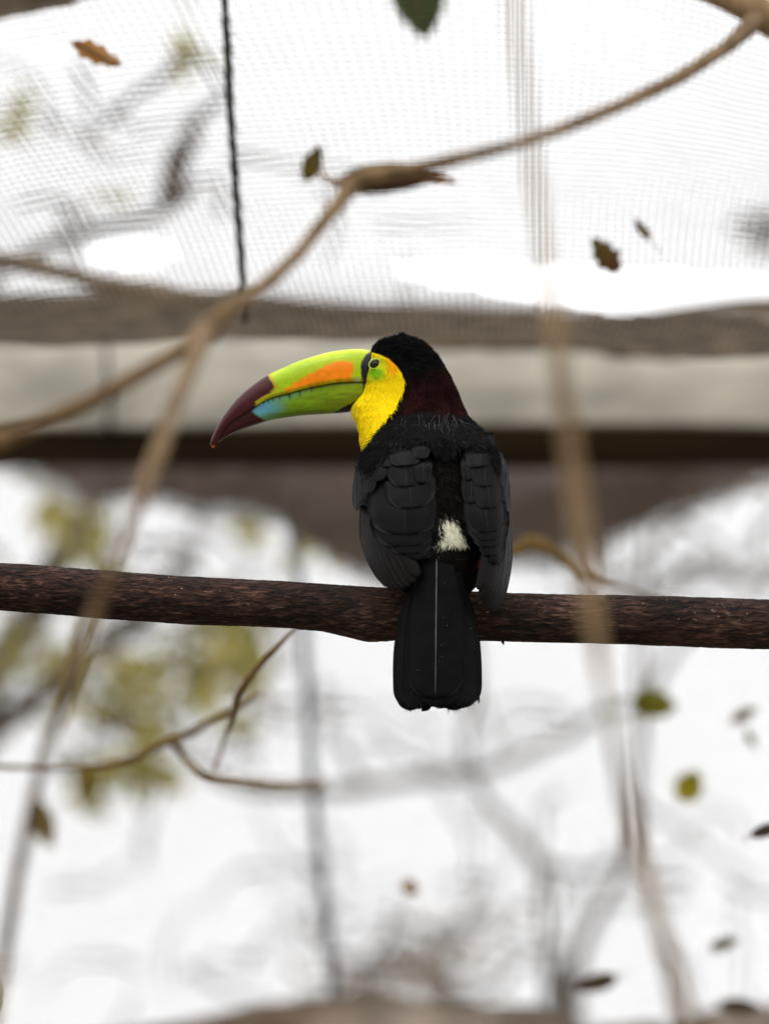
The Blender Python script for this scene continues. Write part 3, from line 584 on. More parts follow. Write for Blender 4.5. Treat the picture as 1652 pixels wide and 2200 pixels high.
# small bark flakes standing proud, pale lichen specks
parts = []
for _ in range(420):
    px = rng.uniform(-60, 1720); a = rng.uniform(.45, 1.35) * np.pi; 
    L = rng.uniform(3, 13); wd = rng.uniform(.8, 2.2)
    p0 = np.array(bark_pt(px, a, -.8)); p1 = np.array(bark_pt(px + L, a + rng.uniform(-.05, .05), rng.uniform(.4, 2.4))); p2 = np.array(bark_pt(px + L * .5, a + wd / 50, .3)); p3 = np.array(bark_pt(px + L * .5, a - wd / 50, .3)); p4 = np.array(bark_pt(px + L * .5, a, -1.5))
    parts.append((np.array([P(*p) for p in (p0, p1, p2, p3, p4)]), [[0, 2, 1], [0, 1, 3], [0, 4, 2], [0, 3, 4], [1, 2, 4], [1, 4, 3]]))
V, Fc = join_meshes(parts); mesh_obj('bark_flake', V, Fc, M['bark'], perch, smooth=False)['kind'] = 'stuff'
parts = []
for _ in range(70):
    cx = rng.choice([1060, 1180, 1270, 1420, 1500, 1560, 1640, 380, 520]) + rng.normal(0, 40); a = rng.uniform(.55, .98) * np.pi; s = rng.uniform(.5, 1.7)
    q = np.array([P(*bark_pt(cx + s * 1.6 * math.cos(b_) * rng.uniform(.6, 1.2), a + s * math.sin(b_) / 50, 1.1)) for b_ in np.linspace(0, 2 * np.pi, 7)[:-1]])
    c = P(*bark_pt(cx, a, 2.0)); parts.append((np.vstack([q, c[None]]), [[i, (i + 1) % 6, 6] for i in range(6)]))
V, Fc = join_meshes(parts); mesh_obj('lichen_speck', V, Fc, noise_mat('lichen', srgb(110, 92, 80), srgb(165, 148, 130), scale=300), perch, smooth=False)['kind'] = 'stuff'
V, Fc = tube_mesh(P(np.array([1079, 1080, 1082]), np.array([1372, 1380, 1386]), np.full(3, D0 - .004)), np.array([.0014, .0012, .0002]), 6); mesh_obj('splinter', V, Fc, M['bark'], perch)

# ------------------------------------------------------------------ the toucan
bird = empty('toucan', P(930, 1268, D0)); tag(bird, 'black toucan with yellow throat and rainbow beak, seen from behind, perched on the branch', 'toucan')
S = F / D0
# rows: y, xl, xr, depth centre, half depth, exponent
rows = np.array([
    (724, 855, 874, .068, .004, 2.2), (728, 836, 890, .068, .010, 2.2), (735, 818, 905, .068, .015, 2.3), (745, 806, 918, .068, .0185, 2.5), (757, 794, 930, .068, .0215, 2.8), (770, 787, 942, .068, .0235, 3.0),
    (785, 781, 952, .068, .025, 3.0), (805, 779, 964, .067, .0265, 3.0), (825, 779, 974, .066, .0275, 3.0), (845, 775, 983, .064, .0285, 2.9), (860, 764, 989, .062, .0295, 2.8), (874, 757, 995, .059, .031, 2.6),
    (890, 757, 1003, .055, .034, 2.4), (905, 763, 1016, .051, .038, 2.3), (925, 770, 1038, .045, .043, 2.3), (945, 773, 1053, .040, .047, 2.3), (968, 777, 1064, .036, .050, 2.3), (1000, 778, 1076, .031, .053, 2.3),
    (1050, 774, 1081, .024, .056, 2.3), (1100, 777, 1083, .017, .057, 2.3), (1150, 788, 1080, .010, .055, 2.2), (1200, 806, 1066, .003, .049, 2.2), (1235, 830, 1046, -.004, .039, 2.1), (1262, 856, 1022, -.010, .027, 2.0), (1280, 880, 1000, -.014, .014, 2.0), (1286, 905, 975, -.015, .005, 2.0)], float)
NR, NT = 300, 360
tt = np.linspace(0, 1, NR); qq = catmull(rows, 1200); s_ = np.linspace(0, 1, 1200)
ysrt = np.interp(tt, s_, qq[:, 0]); 
def brow(y, k): return np.interp(y, qq[:, 0], qq[:, k])
th = np.linspace(0, 2 * np.pi, NT, endpoint=False)
th = th - .22 * np.sin(4 * th) * .5
def body_pt(y, th, lift=0.):
    """pixel x, y and depth offset of the body surface; th=pi/2 faces the camera"""
    xl, xr, dc, dh, p = (brow(y, k) for k in range(1, 6)); c, s = np.cos(th), np.sin(th); e = 2 / p
    return (xl + xr) / 2 + ((xr - xl) / 2 + lift) * np.sign(c) * np.abs(c) ** e, dc - (dh + lift / S) * np.sign(s) * np.abs(s) ** e
bib = [(791, 757), (800, 758), (815, 762), (835, 771), (850, 785), (862, 801), (869, 820), (868, 834), (861, 853), (848, 880), (830, 905), (810, 931), (790, 956), (774, 972), (740, 960), (740, 880), (760, 850), (768, 800), (780, 765)]
rump = [(950, 1114), (958, 1108), (970, 1109), (980, 1116), (988, 1138), (998, 1160), (1003, 1170), (984, 1173), (970, 1169), (955, 1174), (938, 1171), (943, 1156), (948, 1130)]
def plum_color(x, y, away, jit=0.):
    x = np.asarray(x, float); y = np.asarray(y, float); sh = np.broadcast(x, y).shape
    c = np.zeros(sh + (3,)) + np.array((.0030, .0029, .0030))
    def mixc(c, k, colr): return c * (1 - k[..., None]) + np.array(colr) * k[..., None]
    mar = sm(770, 850, y + .35 * (x - 900)) * (1 - sm(888, 915, y + .0009 * (x - 940) ** 2)) * sm(840, 880, x + .25 * (y - 860))
    c = mixc(c, np.clip(mar, 0, 1), (.0125, .0028, .0030))
    back = sm(930, 1000, y) * (1 - sm(40, 60, np.abs(x - 955))); c = mixc(c, back * .8, (.0085, .0072, .006))
    d = poly_dist(x, y, bib) + jit; yel = sm(-1.0, 1.0, d)
    ye = np.zeros(sh + (3,)) + np.array((.80, .59, .005))
    ye = mixc(ye, sm(26, 6, np.hypot(x - 838, (y - 783) * 1.0)) * .9, (.90, .36, .004))
    ye = mixc(ye, sm(20, 5, np.hypot(x - 812, (y - 764) * 1.6)) * .5, (.92, .48, .004))
    ye = mixc(ye, sm(34, 15, np.hypot((x - 806) * 1.0, (y - 788) * 1.0)) * .8, (.40, .55, .012))
    ye = mixc(ye, sm(13, 4, np.hypot((x - 808) * .55, (y - 800) * 1.2)) * .9, (.12, .34, .008))
    ye = mixc(ye, sm(14, 4, np.hypot((x - 791), (y - 776) * .6)) * .35, (.35, .30, .02))
    ye = mixc(ye, sm(10, 3, np.hypot(x - 787, (y - 812) * .5)) * .35, (.40, .36, .02))
    ye = mixc(ye, sm(775, 757, x) * sm(865, 885, y) * .35, (.70, .62, .09))
    c = c * (1 - yel[..., None]) + ye * yel[..., None]
    r = sm(-4, 5, poly_dist(x, y, rump) + 2 * jit); wh = np.zeros(sh + (3,)) + np.array((.80, .79, .62)); wh = mixc(wh, sm(1165, 1185, y) * .7, (.62, .62, .24))
    c = c * (1 - r[..., None]) + wh * r[..., None]
    aw = away * sm(893, 905, y); c = mixc(c, aw * (1 - sm(1060, 1075, y)), (.86, .66, .006)); c = mixc(c, aw * sm(1060, 1075, y) * (1 - sm(1090, 1100, y)), (.45, .02, .01))
    red = away * sm(1190, 1200, y); c = mixc(c, red, (.45, .015, .012))
    return c
YY, TH = np.meshgrid(ysrt, th, indexing='ij'); XX, ZZ = body_pt(YY, TH)
away = sm(.35, .6, -np.sin(TH))
Vb = P(XX, YY, D0 + ZZ).reshape(-1, 3); Fc = grid_faces(NR, NT, True).tolist(); Fc += [list(range(NT))[::-1], list(range((NR - 1) * NT, NR * NT))]
mesh_obj('body', Vb, Fc, M['skin'], bird, colors=plum_color(XX, YY, away).reshape(-1, 3))

# fine plumage: barbs rooted on the body, flowing back from the beak
def barbs(n, yr, thr, length, width, lift, flow, colf, name, mat_, seed, accept=None, curl=.0):
    g = np.random.default_rng(seed); y = g.uniform(*yr, n); t = g.uniform(*thr, n)
    x, z = body_pt(y, t)
    if accept is not None:
        kx = accept(x, y, t); y, t, x, z = y[kx], t[kx], x[kx], z[kx]
    n = len(y); x1, z1 = body_pt(y, t, 1.0)
    L = g.uniform(*length, n); W = g.uniform(*width, n)
    p0 = P(x, y, D0 + z); po = P(x1, y, D0 + z1) - p0
    xa, za = body_pt(y + 2, t); xb, zb_ = body_pt(y - 2, t); xc, zc2 = body_pt(y, t + .02); xd, zd = body_pt(y, t - .02)
    pn = np.cross(P(xa, y + 2, D0 + za) - P(xb, y - 2, D0 + zb_), P(xc, y, D0 + zc2) - P(xd, y, D0 + zd)); pn *= np.sign((pn * po).sum(1))[:, None]; pn /= np.linalg.norm(pn, axis=1)[:, None] + 1e-12
    fx, fy = flow(x, y, t, g); 
    tv = P(x + fx, y + fy, D0 + z) - p0; tv -= (tv * pn).sum(1)[:, None] * pn; tv /= np.linalg.norm(tv, axis=1)[:, None] + 1e-12
    lf = g.uniform(*lift, n)[:, None]; d = tv + lf * pn; d /= np.linalg.norm(d, axis=1)[:, None]
    s = np.cross(pn, d); s += .35 * pn * g.normal(0, 1, (n, 1)); s /= np.linalg.norm(s, axis=1)[:, None]
    Lm = (L / S)[:, None]; Wm = (W / S / 2)[:, None]; cv = g.normal(0, curl, (n, 1))
    base = p0 - pn * .00015; mid = base + d * Lm * .5; tip = base + d * Lm - pn * Lm * .25 * lf + np.cross(pn, d) * Lm * cv
    V = np.stack([base - s * Wm, base + s * Wm, mid - s * Wm * .8, mid + s * Wm * .8, tip], 1).reshape(-1, 3)
    i = np.arange(n)[:, None] * 5; Fq = np.vstack([np.hstack([i, i + 1, i + 3, i + 2])]).tolist() + np.hstack([i + 2, i + 3, i + 4]).tolist()
    c = colf(x, y, t, g); c = np.repeat(c, 5, 0)
    o = mesh_obj(name, V, Fq, mat_, bird, colors=c, smooth=False); o['kind'] = 'stuff'; return o
def flow_main(x, y, t, g):
    yel = in_poly(x, y, bib); rx, ry = x - 872, y - 838; r = np.hypot(rx, ry) + 1e-6
    cx, cy = -ry / r, rx / r
    k = sm(838, 800, y); up = sm(825, 803, x) * sm(770, 745, y)
    fx = cx * k + .22 * (1 - k); fy = cy * k + 1.0 * (1 - k)
    fx = fx * (1 - up) + .15 * up; fy = fy * (1 - up) - 1.0 * up
    fx = np.where(yel, .12 + .5 * sm(830, 780, y), fx); fy = np.where(yel, 1., fy)
    fx = fx + np.where((y > 880) & ~yel, .5 * np.sign(x - 925) * np.clip(np.abs(x - 925) / 130, 0, 1), 0)
    return fx + g.normal(0, .18, len(x)), fy + g.normal(0, .12, len(x))
def col_main(x, y, t, g):
    aw = sm(.35, .6, -np.sin(t)); return plum_color(x, y, aw, g.normal(0, 1.2, len(x))) * g.uniform(.78, 1.18, (len(x), 1))
def col_var(x, y, t, g):
    aw = sm(.35, .6, -np.sin(t)); return plum_color(x, y, aw, -1.5 + 0 * x) * g.uniform(.5, 2.0, (len(x), 1)) * (1 + .5 * vnoise(x / 9, y / 14, 3)[:, None])
def col_back(x, y, t, g):
    c = np.array((.0062, .0054, .0046)) * np.exp(g.normal(0, .55, (len(x), 1))) * (1 + .7 * vnoise(x / 18, y / 14, 4)[:, None]); return np.where((poly_dist(x, y, bib) > -2)[:, None], plum_color(x, y, 0 * x), c)
eye_x, eye_y = 805.5, 782.0
def no_eye(x, y, t): return (np.hypot((x - eye_x - 2) / 1.25, y - eye_y - 3) > 17) & ~((x < 786) & (y < 866) & (y > 752))
def is_yel(x, y, t): return no_eye(x, y, t) & (poly_dist(x, y, bib) > np.where(y < 850, .5, -2))
def is_dark(x, y, t): return no_eye(x, y, t) & (poly_dist(x, y, bib) < np.where(y < 860, -.8, .5))
barbs(15000, (752, 975), (.02 * np.pi, 1.05 * np.pi), (8, 17), (1.0, 2.0), (.05, .22), flow_main, col_main, 'throat_plumage', M['plumage'], 201, is_yel)
barbs(6000, (752, 1060), (1.05 * np.pi, 1.95 * np.pi), (8, 17), (1.4, 2.4), (.05, .2), flow_main, col_main, 'breast_plumage', M['plumage'], 211, no_eye)
barbs(17000, (722, 905), (-.1 * np.pi, 1.15 * np.pi), (10, 20), (1.2, 2.6), (.08, .36), flow_main, col_var, 'head_plumage', M['plumage'], 202, is_dark)
barbs(900, (724, 762), (.0 * np.pi, 1.1 * np.pi), (14, 22), (1.4, 2.4), (.4, .8), flow_main, col_var, 'crest_plumage', M['plumage'], 203, lambda x, y, t: is_dark(x, y, t) & (x > 797))
barbs(11000, (893, 1190), (.12 * np.pi, 1.0 * np.pi), (14, 28), (1.4, 3.0), (.06, .34), flow_main, col_back, 'back_plumage', M['plumage'], 204, lambda x, y, t: (poly_dist(x, y, bib) < 2) & (poly_dist(x, y, rump) < 2) & ((np.abs(x - 957) < 42) | (y < 950)), .3)
barbs(3200, (1104, 1181), (.2 * np.pi, .8 * np.pi), (9, 18), (1.3, 2.6), (.05, .28), lambda x, y, t, g: (np.sign(x - 968 + g.normal(0, 10, len(x))) * .45 + g.normal(0, .25, len(x)), 1 + 0 * x), col_main, 'rump_plumage', M['plumage'], 205, lambda x, y, t: poly_dist(x, y, rump) > -3, .15)
# loose grey filaments on the mantle
parts = []
g = np.random.default_rng(9)
for _ in range(46):
    x = g.uniform(862, 1004) ; y = g.uniform(886, 926) + .0012 * (x - 935) ** 2; L = g.uniform(14, 38); a = g.uniform(-.7, .7) + (x - 935) / 160; cv = g.normal(0, .5)
    pts = []
    for k in range(7):
        f = k / 6; xx = x + L * f * math.sin(a + cv * f); yy = y + L * f * math.cos(a + cv * f); xl, xr, dc, dh, p = (float(brow(yy, j)) for j in range(1, 6))
        u = np.clip((xx - (xl + xr) / 2) / ((xr - xl) / 2), -.98, .98); z = dc - dh * (1 - abs(u) ** p) ** (1 / p); pts.append(P(xx, yy, D0 + z - .003 - .002 * math.sin(f * 3.1)))
    parts.append(tube_mesh(arc_resample(pts, 9), np.linspace(.00023, .00008, 9) * g.uniform(.7, 1.2), 4))
V, Fc = join_meshes(parts); mesh_obj('mantle_filament', V, Fc, M['wisp'], bird)['kind'] = 'stuff'

# mantle below, needs the wing surface
# eye
def body_z(x, y):
    xl, xr, dc, dh, p = (brow(y, j) for j in range(1, 6)); u = np.clip(np.abs((x - (xl + xr) / 2) / ((xr - xl) / 2)), 0, .999)
    return dc - dh * (1 - u ** p) ** (1 / p)
ez = float(body_z(eye_x, eye_y))
for side in (1, -1):
    dcen = .068; zc_ = dcen + side * (ez + .0004 - dcen); c = P(eye_x, eye_y, D0 + zc_)
    n1, n2 = 16, 24; ph = np.linspace(0, np.pi, n1)[:, None]; la = np.linspace(0, 2 * np.pi, n2, endpoint=False)[None]; r = 10.8 / S
    fwd = np.array([0, cp_, sp_]); upv = np.array([0, -sp_, cp_]); rt = np.array([1., 0, 0])
    ca_, sa_ = math.cos(R(26)), math.sin(R(26)); ex = rt * ca_ + upv * sa_; ey = -rt * sa_ + upv * ca_
    def ell(rx, ry, rz): return (c + (np.sin(ph) * np.cos(la))[..., None] * ex * rx + (np.sin(ph) * np.sin(la))[..., None] * ey * ry - (np.cos(ph) * np.ones_like(la))[..., None] * fwd * rz * side).reshape(-1, 3)
    e = mesh_obj('eye', ell(r * 1.12, r * .86, r * .62), grid_faces(n1, n2, True), M['eye'], bird)
    a = np.linspace(0, 2 * np.pi, 48, endpoint=False)
    def ring(rx, ry, w, h, mat_, nm, zoff):
        q = np.linspace(0, 2 * np.pi, 8, endpoint=False); C = c + (np.cos(a) * rx)[:, None] * ex + (np.sin(a) * ry)[:, None] * ey - fwd * side * zoff
        N = np.cos(a)[:, None] * ex + np.sin(a)[:, None] * ey
        V = C[:, None] + (np.cos(q)[None, :, None] * N[:, None] * w) - (np.sin(q)[None, :, None] * fwd * h * side); n = 48
        i, j = np.meshgrid(np.arange(n), np.arange(8), indexing='ij'); f = np.stack([i * 8 + j, i * 8 + (j + 1) % 8, ((i + 1) % n) * 8 + (j + 1) % 8, ((i + 1) % n) * 8 + j], -1).reshape(-1, 4)
        return mesh_obj(nm, V.reshape(-1, 3), f, mat_, e)
    ring(r * 1.22, r * .97, 1.3 / S, 1.6 / S, M['lid'], 'eyelid', .0018)
    ring(r * .66, r * .58, 1.3 / S, .8 / S, M['iris'], 'iris', r * .47)

# bill
Ctop = [(800, 754), (780, 750), (750, 750.5), (715, 755), (680, 763.5), (640, 776.5), (600, 794), (575, 806), (545, 826), (515, 851), (490, 880), (470, 910), (457, 937), (452.5, 953), (458, 963)]
Ttom = [(786, 821), (773, 819.5), (739, 821), (713, 823.5), (684, 829), (648, 837), (612, 847), (590, 852.5), (568, 861.6), (546, 876), (524, 891), (503, 903), (484.5, 921.6), (470, 946), (462, 961)]
Klow = [(783, 866), (768, 876), (753, 885), (706, 889.6), (655, 892.5), (619, 897), (582.6, 903), (550, 912.5), (513.5, 925), (488, 938), (469, 950)]
TtomL = [(786, 821), (773, 819.5), (739, 821), (713, 823.5), (684, 829), (648, 837), (612, 847), (590, 852.5), (568, 861.6), (546, 876), (524, 891), (503, 903), (484.5, 921.6), (468, 948)]
orange = [(757, 778), (760, 791), (754, 813), (720, 818), (684, 826), (640, 837), (604, 847), (590, 851), (612, 838), (633, 823.5), (660, 806), (684, 794), (705, 783), (722, 777), (742, 776)]
def bill_color(x, y, upper):
    sh = x.shape; g1 = vnoise(x / 16, y / 9, 81); g2 = vnoise(x / 40, y / 12, 82); fine = vnoise(x / 3.2, y / 3.2, 83)
    def mixc(c, k, colr): return c * (1 - k[..., None]) + np.array(colr) * k[..., None]
    if upper:
        c = np.zeros(sh + (3,)) + np.array((.37, .52, .003)); c = mixc(c, sm(14, 0, np.interp(x, [q[0] for q in Ctop[::-1]][1:], [q[1] for q in Ctop[::-1]][1:]) * -1 + y) * .55, (.72, .78, .03))
        c = mixc(c, sm(700, 600, x) * .4, (.30, .52, .01))
        c = mixc(c, sm(-1.8, 1.8, poly_dist(x, y, orange) + fine * .6) , (.93, .245, .003))
        c = mixc(c, sm(-9, 1, poly_dist(x, y, orange)) * sm(1, -4, poly_dist(x, y, orange)) * .35, (.75, .55, .01))
        c = mixc(c, sm(8, 2, np.hypot((x - 765) / 1.9, y - 816)) * .8, (.45, .68, .62))
        bd = x + .0 * y + 1.2 * g1 * 3; lim = np.interp(y, [800, 806, 820, 832, 842, 850, 862], [573, 577, 584, 590, 582, 570, 550]); k = sm(2.2, -2.2, x - lim + fine * 1.5 + g1 * 1.5)
        c = mixc(c, sm(14, 0, x - lim) * .5, (.55, .16, .015)); c = mixc(c, k, (.048, .007, .009))
        c = mixc(c, k * np.clip(.25 + .5 * g2 + .2 * fine, 0, 1) * .4, (.095, .024, .026))
        c = mixc(c, sm(5, 1, np.hypot(x - 459, (y - 961) * .8)) * .8, (.75, .12, .01))
        c = c * (1 + .10 * vnoise(x / 70, y / 2.6, 86) + .05 * fine)[..., None]
        band = [(801, 750), (789, 760), (782, 772), (779, 786), (780, 803), (785, 822), (805, 822), (805, 750)]
        band2 = [(796, 755), (785, 763), (778, 775), (775, 789), (776, 805), (779, 823), (800, 823), (810, 750), (800, 752)]
        c = mixc(c, sm(-.8, .8, poly_dist(x, y, band2)), (.012, .012, .016))
        tom = np.interp(x, [q[0] for q in Ttom[::-1]], [q[1] for q in Ttom[::-1]]) - y
        c = mixc(c, sm(2.6, .8, tom) * sm(560, 600, x) * np.clip(.25 + .5 * vnoise(x / 6, 0 * x, 84), 0, 1), (.35, .09, .01))
    else:
        c = np.zeros(sh + (3,)) + np.array((.25, .36, .008)); tom = y - np.interp(x, [q[0] for q in Ttom[::-1]], [q[1] for q in Ttom[::-1]])
        c = mixc(c, sm(770, 640, x) * .55, (.15, .34, .01)); c = mixc(c, sm(640, 560, x) * .6, (.08, .28, .03))
        c = mixc(c, sm(12, 26, tom) * np.clip(.35 + .55 * vnoise(x / 60, y / 4, 85), 0, 1) * sm(560, 660, x) * .8, (.10, .115, .012))
        c = mixc(c, sm(20, 3, tom - (650 - x) * .05) * sm(690, 590, x) * .55, (.13, .40, .30))
        c = mixc(c, sm(44, 6, np.hypot((x - 562) / 1.5, (y - 876) * 1.5) + 4 * g1) * .9, (.11, .36, .52))
        for k_, tx in enumerate((566, 576, 586, 600, 620, 643, 668, 690)):
            h_ = (9, 10, 11, 12, 16, 15, 12, 9)[k_]; wdt = (3, 3, 3.2, 3.6, 4.8, 4.8, 4.2, 3.2)[k_]
            k = sm(1.2, -.6, np.abs(x - tx - tom * .25) - wdt * np.clip(1 - tom / h_, 0, 1)) * sm(h_ + 1, h_ - 2, tom); c = mixc(c, np.clip(k, 0, 1) * .8, (.035, .07, .05))
        lim = np.interp(y, [860, 880, 886, 893, 900, 910], [545, 541, 542, 551, 562, 572]); k = sm(3, -3, x - lim + g1 * 2 + fine)
        c = mixc(c, sm(9, 0, x - lim) * .5, (.06, .03, .06)); c = mixc(c, k, (.040, .0075, .010)); c = mixc(c, k * np.clip(.3 + .6 * g2, 0, 1) * .4, (.07, .02, .024))
        c = c * (1 + .14 * vnoise(x / 60, y / 2.2, 87) + .06 * fine)[..., None]
        blk = [(779, 818), (781, 834), (775, 856), (753, 867), (735, 876), (716, 888), (730, 900), (800, 900), (800, 818)]
        c = mixc(c, sm(-1.2, 1.2, poly_dist(x, y, blk)), (.008, .008, .010))
        c = mixc(c, sm(2.6, .6, tom) * .75, (.05, .06, .012))
    return c
billroot = None
def mandible(name, A, Bt, half, upper, nst=170, nsec=40):
    tb = np.linspace(0, 1, nst) ** .96; a = arc_resample(A, nst, tb); b_ = arc_resample(Bt, nst, tb)
    h = np.interp(tb, *zip(*half)); ph = np.linspace(0, np.pi, nsec)
    hs_ = np.sin(ph) ** (.72 if upper else .8); ds = np.sign(np.cos(ph)) * np.abs(np.cos(ph)) ** .62
    inset = .93 if not upper else 1.0
    X = b_[:, :1] + (a[:, :1] - b_[:, :1]) * hs_[None]; Y = b_[:, 1:] + (a[:, 1:] - b_[:, 1:]) * hs_[None]
    zc = np.interp(tb, [0, 1], [.067, .060])[:, None]; Z = zc - h[:, None] * inset * ds[None] * (1 + .05 * np.sin(ph * 2) ** 2)[None]
    V = P(X, Y, D0 + Z).reshape(-1, 3); Fc = grid_faces(nst, nsec, True).tolist(); Fc += [list(range(nsec))[::-1], list(range((nst - 1) * nsec, nst * nsec))]
    return mesh_obj(name, V, Fc, M['bill'], bird, colors=bill_color(X, Y, upper).reshape(-1, 3))
mandible('upper_mandible', Ctop, Ttom, [(0, .0185), (.15, .0188), (.4, .0165), (.7, .0105), (.9, .006), (1, .0016)], True)
mandible('lower_mandible', Klow, TtomL, [(0, .0175), (.15, .0178), (.4, .0158), (.7, .0105), (.9, .006), (1, .002)], False)

# feathers
def feather(parent, surf, base, tip, wid, mat_, lift0, lift1, camber=.0012, bend=0., tipr=.35, basew=.7, shaft=0., shaft_mat=None, nu=18, nv=9, seed=0, fray=0., asym=0., blunt=2.4, shaft_s=0.):
    g = np.random.default_rng(seed); b0 = np.array(base, float); t0 = np.array(tip, float); d = t0 - b0; L = np.hypot(*d); d /= L; nrm = np.array([-d[1], d[0]])
    t = np.linspace(0, 1, nu); tt_ = 1 - (1 - t) ** 1.5
    prof_ = np.where(tt_ < 1 - tipr, basew + (1 - basew) * sm(0, .5, tt_), np.clip(1 - ((tt_ - 1 + tipr) / tipr) ** blunt, 0, 1) ** (1 / blunt)); prof_ = np.maximum(prof_, .03)
    ramp = sm(.05, .6, tt_) if lift1 - lift0 > .0025 else tt_
    s = np.linspace(-1, 1, nv)
    cen = b0[None] + d[None] * (tt_ * L)[:, None] + nrm[None] * (bend * L * np.sin(np.pi * tt_))[:, None]
    sw = s[None] * (wid / 2) * (prof_ * (1 + .03 * vnoise(tt_ * 9, 0 * tt_, seed + 3)))[:, None] + asym * wid * .5 * prof_[:, None]
    px = cen[:, :1] + nrm[0] * sw; py = cen[:, 1:] + nrm[1] * sw
    if fray: 
        fr_ = fray * g.normal(0, 1, (1, nv)) * sm(.8, 1, tt_)[:, None]; px = px + d[0] * fr_; py = py + d[1] * fr_
    z = surf(px, py) - (lift0 + (lift1 - lift0) * ramp)[:, None] - camber * (1 - s[None] ** 2) * np.sqrt(prof_)[:, None] + .00025 * vnoise(px / 14, py / 14, seed)
    V = P(px, py, D0 + z).reshape(-1, 3); V2 = P(px, py, D0 + z + .00035).reshape(-1, 3); n = len(V)
    f = grid_faces(nu, nv); ring = np.r_[np.arange(nu) * nv, (nu - 1) * nv + np.arange(1, nv), (np.arange(nu - 2, -1, -1)) * nv + nv - 1, np.arange(nv - 2, 0, -1)]
    r2 = np.roll(ring, -1); Fs = np.vstack([f, f[:, ::-1] + n, np.stack([ring, ring + n, r2 + n, r2], -1)])
    uv = np.stack([np.repeat((s[None] + 1) / 2, nu, 0), np.repeat(tt_[:, None], nv, 1) * L / 90], -1).reshape(-1, 2); uv = np.vstack([uv, uv])
    V = np.vstack([V, V2]); mi = np.zeros(len(Fs), int)
    if shaft:
        k0, k1 = int(nu * .0), int(nu * .92); c = cen[k0:k1]; ac = (asym + shaft_s) * wid * .5 * prof_[k0:k1, None]; cx = c[:, 0:1] + nrm[0] * ac; cyy = c[:, 1:2] + nrm[1] * ac
        zz = surf(cx, cyy)[:, 0] - (lift0 + (lift1 - lift0) * ramp[k0:k1]) - camber * (1 - shaft_s ** 2) - .0002
        Cw = P(cx[:, 0], cyy[:, 0], D0 + zz); sv, sf = tube_mesh(Cw, np.linspace(1, .25, len(Cw)) * shaft / S, 5)
        off = len(V); V = np.vstack([V, sv]); Fs = Fs.tolist() + [[i + off for i in q] for q in sf]; mi = np.r_[mi, np.ones(len(sf), int)]; uv = np.vstack([uv, np.zeros((len(sv), 2))])
    return V, (Fs if isinstance(Fs, list) else Fs.tolist()), uv, mi
wy = np.array([900, 940, 1000, 1100, 1200, 1260, 1330.]); wz = np.array([.006, -.010, -.026, -.042, -.050, -.052, -.052])
def wing_surf(side):
    xp = 872 if side < 0 else 1034; xin = 935 if side < 0 else 978; xo = 748 if side < 0 else 1106
    def f(x, y):
        zp = np.interp(y, wy, wz) - .006
        si = np.clip((x - xp) / (xin - xp), 0, 1.3); so = np.clip((x - xp) / (xo - xp), 0, 1.0)
        return zp + .010 * si ** 2 + .046 * (1 - np.sqrt(np.clip(1 - so ** 2 * .97, 0, 1)))
    return f
def add_feather(parent, name, surf, base, tip, wid, m, l0, l1, **k):
    V, Fc, uv, mi = feather(parent, surf, base, tip, wid, m, l0, l1, **k)
    sm_ = k.get('shaft_mat') or M['rachis']
    return mesh_obj(name, V, Fc, [m, sm_], parent, uv=uv, mat_idx=mi)
